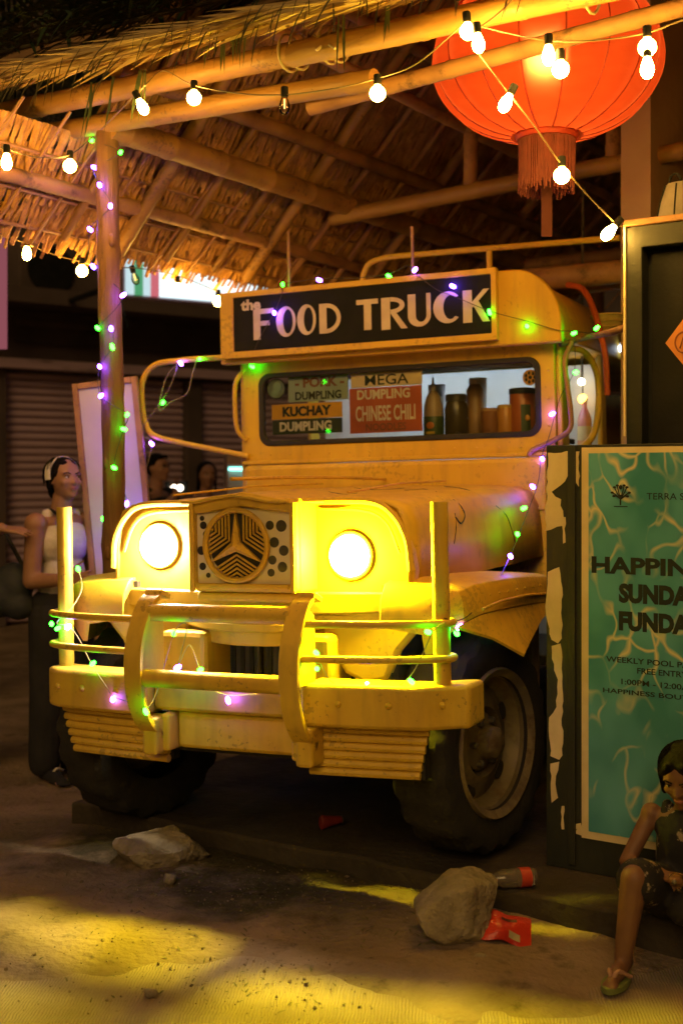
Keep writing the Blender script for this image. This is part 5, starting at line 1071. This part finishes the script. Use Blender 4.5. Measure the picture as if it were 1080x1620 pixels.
# ================================================================== people
EYEW, IRIS, LIP = mat('eye_white', (.6, .56, .52), None, rough=.3), mat('iris', (.015, .01, .008), None, rough=.2), mat('lip', (.30, .11, .085), None, rough=.45)
def head(mb, c, k, Q):
    """skull, jaw, nose, brow, lips, ears; Q turns the head, k is the head height; face towards -y"""
    P = lambda x, y, z: Vector(c) + Q @ (Vector((x, y, z)) * k)
    B = lambda p, r: mb.ball(P(*p), tuple(q * k for q in r), 16, 12, Q)
    B((0, .05, .10), (.335, .40, .385)); B((0, -.06, -.06), (.285, .31, .36)); B((0, -.16, -.30), (.17, .17, .15)); B((0, -.02, -.22), (.25, .26, .2))
    for s in (-1, 1):
        B((s * .15, -.24, -.09), (.11, .10, .09)); B((s * .13, -.29, .11), (.12, .055, .035)); B((s * .325, .05, -.02), (.035, .07, .105)); B((s * .04, -.375, -.115), (.035, .04, .03))
    mb.cap(P(0, -.325, .04), P(0, -.40, -.10), .032 * k, .052 * k, 8)
    B((0, -.335, -.215), (.085, .045, .022)); B((0, -.325, -.255), (.075, .045, .026)); B((0, -.29, -.385), (.07, .06, .05))
    return P
def face_parts(body, P, Q, k, look=0):
    for s in (-1, 1):
        e = MB().ball(P(s * .13, -.305, .025), (.052 * k, .03 * k, .026 * k), 10, 7, Q).build('eye', EYEW, body)
        MB().ball(P(s * .13 + look, -.328, .025), (.022 * k, .012 * k, .023 * k), 8, 6, Q).build('iris', IRIS, e)
        mb = MB().tube(spl([P(s * .06, -.352, .095), P(s * .14, -.348, .125), P(s * .22, -.30, .10)], 4), .014 * k, 6, flat=.6); mb.build('eyebrow', M['hair'], body)
        MB().tube(spl([P(s * .075, -.332, .045), P(s * .13, -.342, .06), P(s * .19, -.31, .04)], 4), .007 * k, 5).build('eyelash', M['hair'], body)
    mb = MB(); mb.ball(P(0, -.352, -.215), (.085 * k, .035 * k, .018 * k), 12, 7, Q); mb.ball(P(0, -.342, -.25), (.07 * k, .035 * k, .022 * k), 12, 7, Q); mb.build('lips', LIP, body)
def hand(mb, w, d, n, k=1, curl=.5, spread=.12, thumb=1):
    """palm at wrist w, pointing along d, palm normal n; five fingers"""
    w, d, n = Vector(w), Vector(d).normalized(), Vector(n).normalized(); s = d.cross(n).normalized()
    mb.loft([[w + d * t * k + s * (a * b_ * k) + n * (c_ * .012 * k) for a, c_ in ((-1, -.8), (-1, .8), (1, .8), (1, -.8))] for t, b_ in ((-.01, .024), (.03, .034), (.07, .040), (.088, .037))])
    for i, (o, L_) in enumerate(((-.030, .062), (-.010, .072), (.010, .068), (.029, .052))):
        p = w + d * .080 * k + s * o * k; dd = (d + s * spread * (i - 1.5)).normalized(); r = .0085 * k
        for f, cc in ((.45, curl * .5), (.32, curl), (.26, curl)):
            dd = (dd + n * cc).normalized(); q = p + dd * L_ * f * k; mb.cap(p, q, r, r * .92, 8); p = q; r *= .92
    p = w + d * .018 * k - s * thumb * .028 * k; dd = (d * .6 - s * thumb * .9 + n * .25).normalized(); r = .0105 * k
    for L_ in (.038, .032, .026): q = p + dd * L_ * k; mb.cap(p, q, r, r * .9, 8); p = q; r *= .9; dd = (dd + d * .5).normalized()
def limb(mb, pts, rs):
    for (a, ra), (b, rb) in zip(zip(pts, rs), list(zip(pts, rs))[1:]): mb.cap(a, b, ra, rb, 12)
def foot(mb, a, d, k=1):
    a, d = Vector(a), Vector(d).normalized(); mb.cap(a + Vector((0, 0, -.035)) - d * .03 * k, a + d * .09 * k + Vector((0, 0, -.045)), .034 * k, .036 * k); mb.cap(a + d * .08 * k + Vector((0, 0, -.048)), a + d * .16 * k + Vector((0, 0, -.056)), .035 * k, .022 * k); mb.cap(a, a + Vector((0, 0, -.03)), .036 * k, .038 * k); s_ = d.cross(Vector((0, 0, 1)))
    for i in range(5): mb.cap(a + d * .15 * k + s_ * (i - 2) * .0125 * k + Vector((0, 0, -.058)), a + d * (.195 - .006 * abs(i - 1)) * k + s_ * (i - 2) * .015 * k + Vector((0, 0, -.062)), .0085 * k, .0075 * k, 8)
def stand(H, yaw, loc, name, label, arms, skin, top, legs, hairfn, voxel=.007, turn=0, tilt=0, sleeve=0, look=0, female=True):
    k = H; t = thing(name, label, 'person', Matrix.Translation(loc) @ Matrix.Rotation(R(yaw), 4, 'Z')); mb = MB(); sw = .104 if female else .118
    mb.ball((0, 0, .735 * k), (sw * .92 * k, .062 * k, .085 * k)); mb.ball((0, 0, .62 * k), (.074 * k, .055 * k, .10 * k)); mb.ball((0, .004 * k, .53 * k), (.095 * k, .066 * k, .065 * k)); mb.ball((0, 0, .80 * k), (sw * .9 * k, .04 * k, .03 * k))
    mb.cap((0, .008 * k, .80 * k), (0, -.004 * k, .875 * k), .036 * k, .032 * k)
    for s in (-1, 1):
        limb(mb, [(s * .05 * k, 0, .51 * k), (s * .055 * k, -.005 * k, .29 * k), (s * .055 * k, .012 * k, .05 * k)], [.056 * k, .036 * k, .024 * k]); foot(mb, (s * .055 * k, .012 * k, .065), (s * .2, -1, 0), k / 1.6)
    for (el, wr, n, hd, cu), s in zip(arms, (-1, 1)):
        sh = Vector((s * sw * k, 0, .795 * k)); mb.ball(sh, .036 * k); limb(mb, [sh, el, wr], [.033 * k, .027 * k, .018 * k]); hand(mb, wr, hd, n, k / 1.65, cu, thumb=s)
    Q = (Matrix.Rotation(R(turn), 3, 'Z') @ Matrix.Rotation(R(tilt), 3, 'X')); hc = (0, -.015 * k, .932 * k); hk_ = .142 * k
    P = head(mb, hc, hk_, Q); body = organic('body', mb, voxel, skin, t, 5); face_parts(body, P, Q, hk_, look)
    mb = MB(); g = .012
    mb.ball((0, 0, .735 * k), (sw * .92 * k + g, .062 * k + g, .08 * k)); mb.ball((0, -.002, .62 * k), (.078 * k + g, .06 * k + g, .10 * k)); mb.ball((0, .004 * k, .545 * k), (.096 * k + g, .068 * k + g, .06 * k))
    for s in (-1, 1):
        mb.cap((s * .058 * k, .0, .77 * k), (s * .055 * k, .004, .822 * k), .028 * k, .02 * k)
        if sleeve: el = Vector(arms[0 if s < 0 else 1][0]); sh = Vector((s * sw * k, 0, .795 * k)); mb.cap(sh, sh.lerp(el, sleeve), .046 * k, .043 * k)
    organic('top', mb, voxel, top, t, 4)
    mb = MB(); mb.ball((0, .004 * k, .545 * k), (.10 * k + g, .072 * k + g, .06 * k))
    for s in (-1, 1): limb(mb, [(s * .05 * k, 0, .51 * k), (s * .058 * k, 0, .29 * k), (s * .06 * k, .012 * k, .055 * k)], [.066 * k, .056 * k, .05 * k])
    organic('trousers', mb, voxel * 1.2, legs, t, 4)
    for s in (-1, 1):
        mb = MB(); foot(mb, (s * .055 * k, .012 * k, .068), (s * .2, -1, 0), k / 1.5); organic('shoe', mb, .008, M['blackcloth'], t, 3)
        MB().tube(spl([(s * .055 * k - .03, -.07, .05), (s * .06 * k + s * .01, -.085, .068), (s * .06 * k + .04, -.07, .05)], 4), .006, 6).build('shoe_strap', M['white'], t)
    hairfn(t, P, Q, hk_); return t
def locks(par, P, k, n, seed, lo=-.3, back=True):
    rr = random.Random(seed); mb = MB()
    for i in range(n):
        a = rr.uniform(-2.1, 2.1) + math.pi / 2; e = rr.uniform(lo, .12); w = 1 + rr.uniform(-.01, .05); pts = []
        for j in range(7):
            t = j / 6; z = .50 * (1 - t) + e * t; q = math.sqrt(max(0, 1 - ((z - .14) / .40) ** 2)) if z > .14 else 1 - .08 * (.14 - z)
            aa = a + .25 * (1 - t) * math.sin(i); pts.append(P(.405 * q * w * math.cos(aa), .10 + .425 * q * w * math.sin(aa), z))
        mb.tube(pts, [k * .010 * (1 - .5 * j / 6) for j in range(7)], 4)
    mb.build('hair_strands', M['hair'], par)
def hair_bun(t, P, Q, k):
    mb = MB(); mb.ball(P(0, .10, .15), (.365 * k, .38 * k, .375 * k), 16, 12, Q); mb.ball(P(0, .24, -.06), (.31 * k, .24 * k, .33 * k), 16, 12, Q); mb.ball(P(0, .42, -.22), (.17 * k, .16 * k, .2 * k), 14, 10, Q)
    for s in (-1, 1): mb.cap(P(s * .1, -.2, .36), P(s * .30, -.10, .10), .05 * k, .045 * k, 8); mb.cap(P(s * .31, -.06, .12), P(s * .33, .1, -.16), .04 * k, .05 * k, 8)
    h = organic('hair', mb, .006, M['hair'], t, 4); locks(h, P, k, 90, 6, -.1)
    rg = []
    for i in range(17):
        a_ = R(-8 + 196 * i / 16); x, z = math.cos(a_), math.sin(a_)
        rg.append([P(x * .40 * m_, .02 + .02 + y + .06 * z, .06 + z * .43 * m_) for y, m_ in ((-.10, 1.0), (-.08, 1.09), (.07, 1.10), (.09, 1.0))])
    MB().loft(rg).build('headband', M['white'], h, smooth=60)
def hair_short(t, P, Q, k):
    mb = MB(); mb.ball(P(0, .10, .16), (.36 * k, .38 * k, .36 * k), 16, 12, Q); mb.ball(P(0, .22, -.04), (.31 * k, .22 * k, .26 * k), 14, 10, Q); mb.cap(P(-.15, -.2, .38), P(.15, -.2, .38), .08 * k, .08 * k, 8); organic('hair', mb, .009, M['hair'], t, 3)
def hair_long(t, P, Q, k):
    mb = MB(); mb.ball(P(0, .10, .16), (.37 * k, .39 * k, .37 * k), 16, 12, Q); mb.ball(P(0, .28, -.25), (.30 * k, .2 * k, .5 * k), 14, 10, Q)
    for s in (-1, 1): mb.cap(P(s * .3, 0, .1), P(s * .33, .1, -.5), .07 * k, .06 * k, 8)
    organic('hair', mb, .009, M['hair'], t, 3)
# woman beside the truck
p = at(98, 1228, z=0.0); H = 1.56
w = stand(H, 54, (p.x, p.y, 0.0), 'person', 'woman in white top, black trousers and white headband looking right beside truck', [((-.19, .0, .97), (-.14, -.20, .98), (1, 0, 0), (.25, -1, .1), .5), ((.20, .01, .97), (.19, -.16, .90), (-1, 0, 0), (-.2, -1, -.2), .5)], M['skin'], M['white'], M['blackcloth'], hair_bun, .0065, turn=-10, tilt=-5, look=.01)
MB().tube(spl([(-.06, -.115, .93), (-.075, -.125, 1.08), (-.085, -.09, 1.25), (-.07, .0, 1.30), (-.05, .09, 1.2)], 6), .018, 8, flat=.3).build('bag_strap', M['blackcloth'], w)
# person mostly out of frame at the left, pointing
p = at(-70, 1225, z=0); f = Vector((p.x, p.y, 0)); Mi = (Matrix.Translation(f) @ Matrix.Rotation(R(100), 4, 'Z')).inverted()
e1, w1 = Mi @ at(-62, 868, y=p.y - .28), Mi @ at(2, 836, y=p.y - .28)
l = stand(1.62, 100, f, 'person', 'person in dark clothes reaching a hand in from the left edge', [((-.21, .02, 1.03), (-.20, -.14, .90), (1, 0, 0), (0, -1, -.2), .4), ((.22, .02, 1.03), (.2, -.14, .9), (-1, 0, 0), (0, -1, -.2), .4)] if False else [(tuple(e1), tuple(w1), (.3, 0, -1), tuple(Mi.to_3x3() @ Vector((1, -.05, -.12))), .12), ((.22, .02, 1.03), (.2, -.14, .9), (-1, 0, 0), (0, -1, -.2), .4)], M['skin'], M['blackcloth'], M['blackcloth'], hair_short, .007, sleeve=.8, female=False)
# dark bag hung on that person's arm
c = at(22, 925, y=p.y - .12); bg = thing('shoulder_bag', 'dark soft bag held by the person at the left edge', 'bag', Matrix.Translation(c)); mb = MB(); mb.ball((0, 0, 0), (.10, .09, .11)); mb.ball((-.06, 0, -.06), (.10, .10, .10)); mb.ball((.03, -.02, -.10), (.08, .07, .07)); organic('body', mb, .012, mat('navy_cloth', (.02, .025, .035), (.035, .04, .05), 8, .8, bump=.4, bscale=14), bg, 3)
MB().tube(spl([(-.08, .0, .08), (-.12, .03, .22), (-.10, .05, .32), (-.02, .02, .2), (.05, 0, .08)], 5), .012, 6).build('handle', M['blackcloth'], bg)
# two people far behind the hood
q = at(247, 745, y=10.0)
stand(1.66, 62, (q.x, 10.0, 0), 'person', 'man in black t-shirt with hand at his mouth far behind hood', [((-.23, -.05, 1.10), (-.06, -.24, 1.34), (.3, .4, 1), (.3, .2, 1), .6), ((.24, .02, 1.05), (.22, -.12, .85), (-1, 0, 0), (0, -.6, -1), .4)], M['skin2'], M['blackcloth'], M['blackcloth'], hair_short, .011, sleeve=.45, female=False)
q = at(326, 752, y=10.4)
stand(1.60, 30, (q.x, 10.4, 0), 'person', 'long-haired woman in pale pink top far behind the hood', [((-.2, .0, 1.0), (-.16, -.2, 1.0), (1, 0, 0), (.2, -1, 0), .5), ((.2, .0, 1.0), (.16, -.2, .95), (-1, 0, 0), (-.2, -1, 0), .5)], M['skin2'], mat('pink_cloth', (.5, .3, .28), (.42, .24, .23), 9, .85), M['blackcloth'], hair_long, .011, turn=-10)
# child sitting on the slab edge at the lower right
FR = HU @ Matrix.Translation((2.475, -.02, .11)) @ Matrix.Rotation(R(12), 4, 'Z')
ch = thing('person', 'small child in a dark patterned dress sitting on the slab edge', 'person', FR); Fi = FR.inverted(); mb = MB()
V_ = lambda px, py, Y: Fi @ at(px, py, y=Y)
pel = Vector((0, 0, .075)); chest = Vector((0, -.03, .26)); nk = Vector((0, -.045, .345)); hc = Vector((0, -.085, .445))
mb.ball(pel, (.10, .085, .08)); mb.cap(pel, chest, .085, .078); mb.ball(chest + Vector((0, 0, .03)), (.10, .062, .06)); mb.cap(chest + Vector((0, 0, .06)), nk + Vector((0, -.02, .05)), .034, .03)
cu = FR.translation.y
kn, an = V_(1003, 1390, 3.66), V_(985, 1512, 3.66)
limb(mb, [(-.055, -.03, .06), kn, an], [.062, .042, .027]); foot(mb, an + Vector((0, 0, .012)), V_(955, 1560, 3.52) - V_(985, 1530, 3.66), .68)
kn2, an2 = Vector((.10, -.27, .165)), Vector((.09, -.29, -.05)); limb(mb, [(.055, -.03, .06), kn2, an2], [.062, .042, .027]); foot(mb, an2 + Vector((0, 0, .0)), (.1, -1, 0), .68)
for s, el, wr in ((-1, Vector((-.17, -.09, .17)), Vector((-.05, -.22, .185))), (1, Vector((.17, -.08, .17)), Vector((.05, -.225, .18)))):
    sh = Vector((s * .105, -.03, .31)); mb.ball(sh, .034); limb(mb, [sh, el, wr], [.029, .024, .018]); hand(mb, wr, (-s * .75, -.6, -.05), (0, .3, -1) if s < 0 else (0, .2, 1), .6, .55, thumb=s)
Q = Matrix.Rotation(R(-14), 3, 'Z') @ Matrix.Rotation(R(24), 3, 'X'); k = .19
P = head(mb, hc, k, Q); body = organic('body', mb, .0055, M['skin3'], ch, 5); face_parts(body, P, Q, k)
mb = MB(); mb.ball(P(0, .10, .14), (.40 * k, .42 * k, .40 * k), 16, 12, Q); mb.ball(P(0, .22, -.12), (.36 * k, .26 * k, .36 * k), 16, 12, Q)
for s in (-1, 1): mb.cap(P(s * .34, -.05, .12), P(s * .38, .02, -.34), .075 * k, .06 * k, 8); mb.cap(P(s * .12, -.26, .34), P(s * .33, -.12, .08), .07 * k, .06 * k, 8)
locks(organic('hair', mb, .006, M['hair'], ch, 3), P, k, 150, 4, -.4)
dm = mat('dark_print_dress', (.012, .011, .013), (.018, .016, .018), 9, .8, bump=.2, c3=(.35, .27, .18), s3=16, t3=(.57, .6))
mb = MB(); mb.ball(pel, (.125, .11, .085)); mb.cap(pel, chest, .102, .090); mb.ball(chest + Vector((0, 0, .02)), (.103, .07, .065)); mb.cap((-.055, -.03, .07), Vector((-.055, -.03, .06)).lerp(kn, .88), .082, .068); mb.cap((.055, -.03, .07), Vector((.055, -.03, .06)).lerp(kn2, .88), .082, .068); mb.cap((0, -.05, .07), (0.02, -.2, .09), .08, .06)
for s in (-1, 1): mb.cap((s * .058, -.04, .29), (s * .055, -.04, .345), .026, .018)
organic('dress', mb, .007, dm, ch, 4)
for a_, dr_ in ((an, V_(955, 1560, 3.52) - V_(985, 1530, 3.66)), (an2, Vector((.1, -1, 0)))):
    d = Vector((dr_.x, dr_.y, 0)).normalized(); s_ = d.cross(Vector((0, 0, 1))); c = a_ + d * .04 + Vector((0, 0, -.048))
    sl2 = MB().prism([(.075 * math.cos(t) + .01, .034 * math.sin(t) * (1 + .18 * math.cos(t))) for t in [6.283 * i / 24 for i in range(24)]], lambda a, b, h: c + d * a * 1.2 + s_ * b + Vector((0, 0, h)), -.016, .0).build('slipper', mat('green_rubber', (.22, .26, .06), (.16, .19, .05), 8, .7), ch, smooth=30)
    for s in (-1, 1): MB().tube(spl([c + d * .06 + Vector((0, 0, .002)), c + d * .045 + s_ * s * .012 + Vector((0, 0, .032)), c - d * .01 + s_ * s * .032 + Vector((0, 0, .004))], 5), .0065, 6).build('slipper_strap', mtt('strap_pink', (.5, .28, .2)), sl2)
tp = thing('toy', 'small shiny toy held in the hands of the child', 'toy', FR @ Matrix.Translation((.0, -.275, .19))); MB().loft([[Vector((w_ * math.cos(t), y, w_ * .6 * math.sin(t))) for t in [6.283 * i / 12 for i in range(12)]] for y, w_ in ((-.03, .01), (-.02, .022), (.02, .022), (.03, .012))]).build('body', mtt('toy_brown', (.25, .12, .05), .25), tp); MB().ball((0, -.035, .002), (.008, .006, .008)).build('knob', M['steel'], tp)
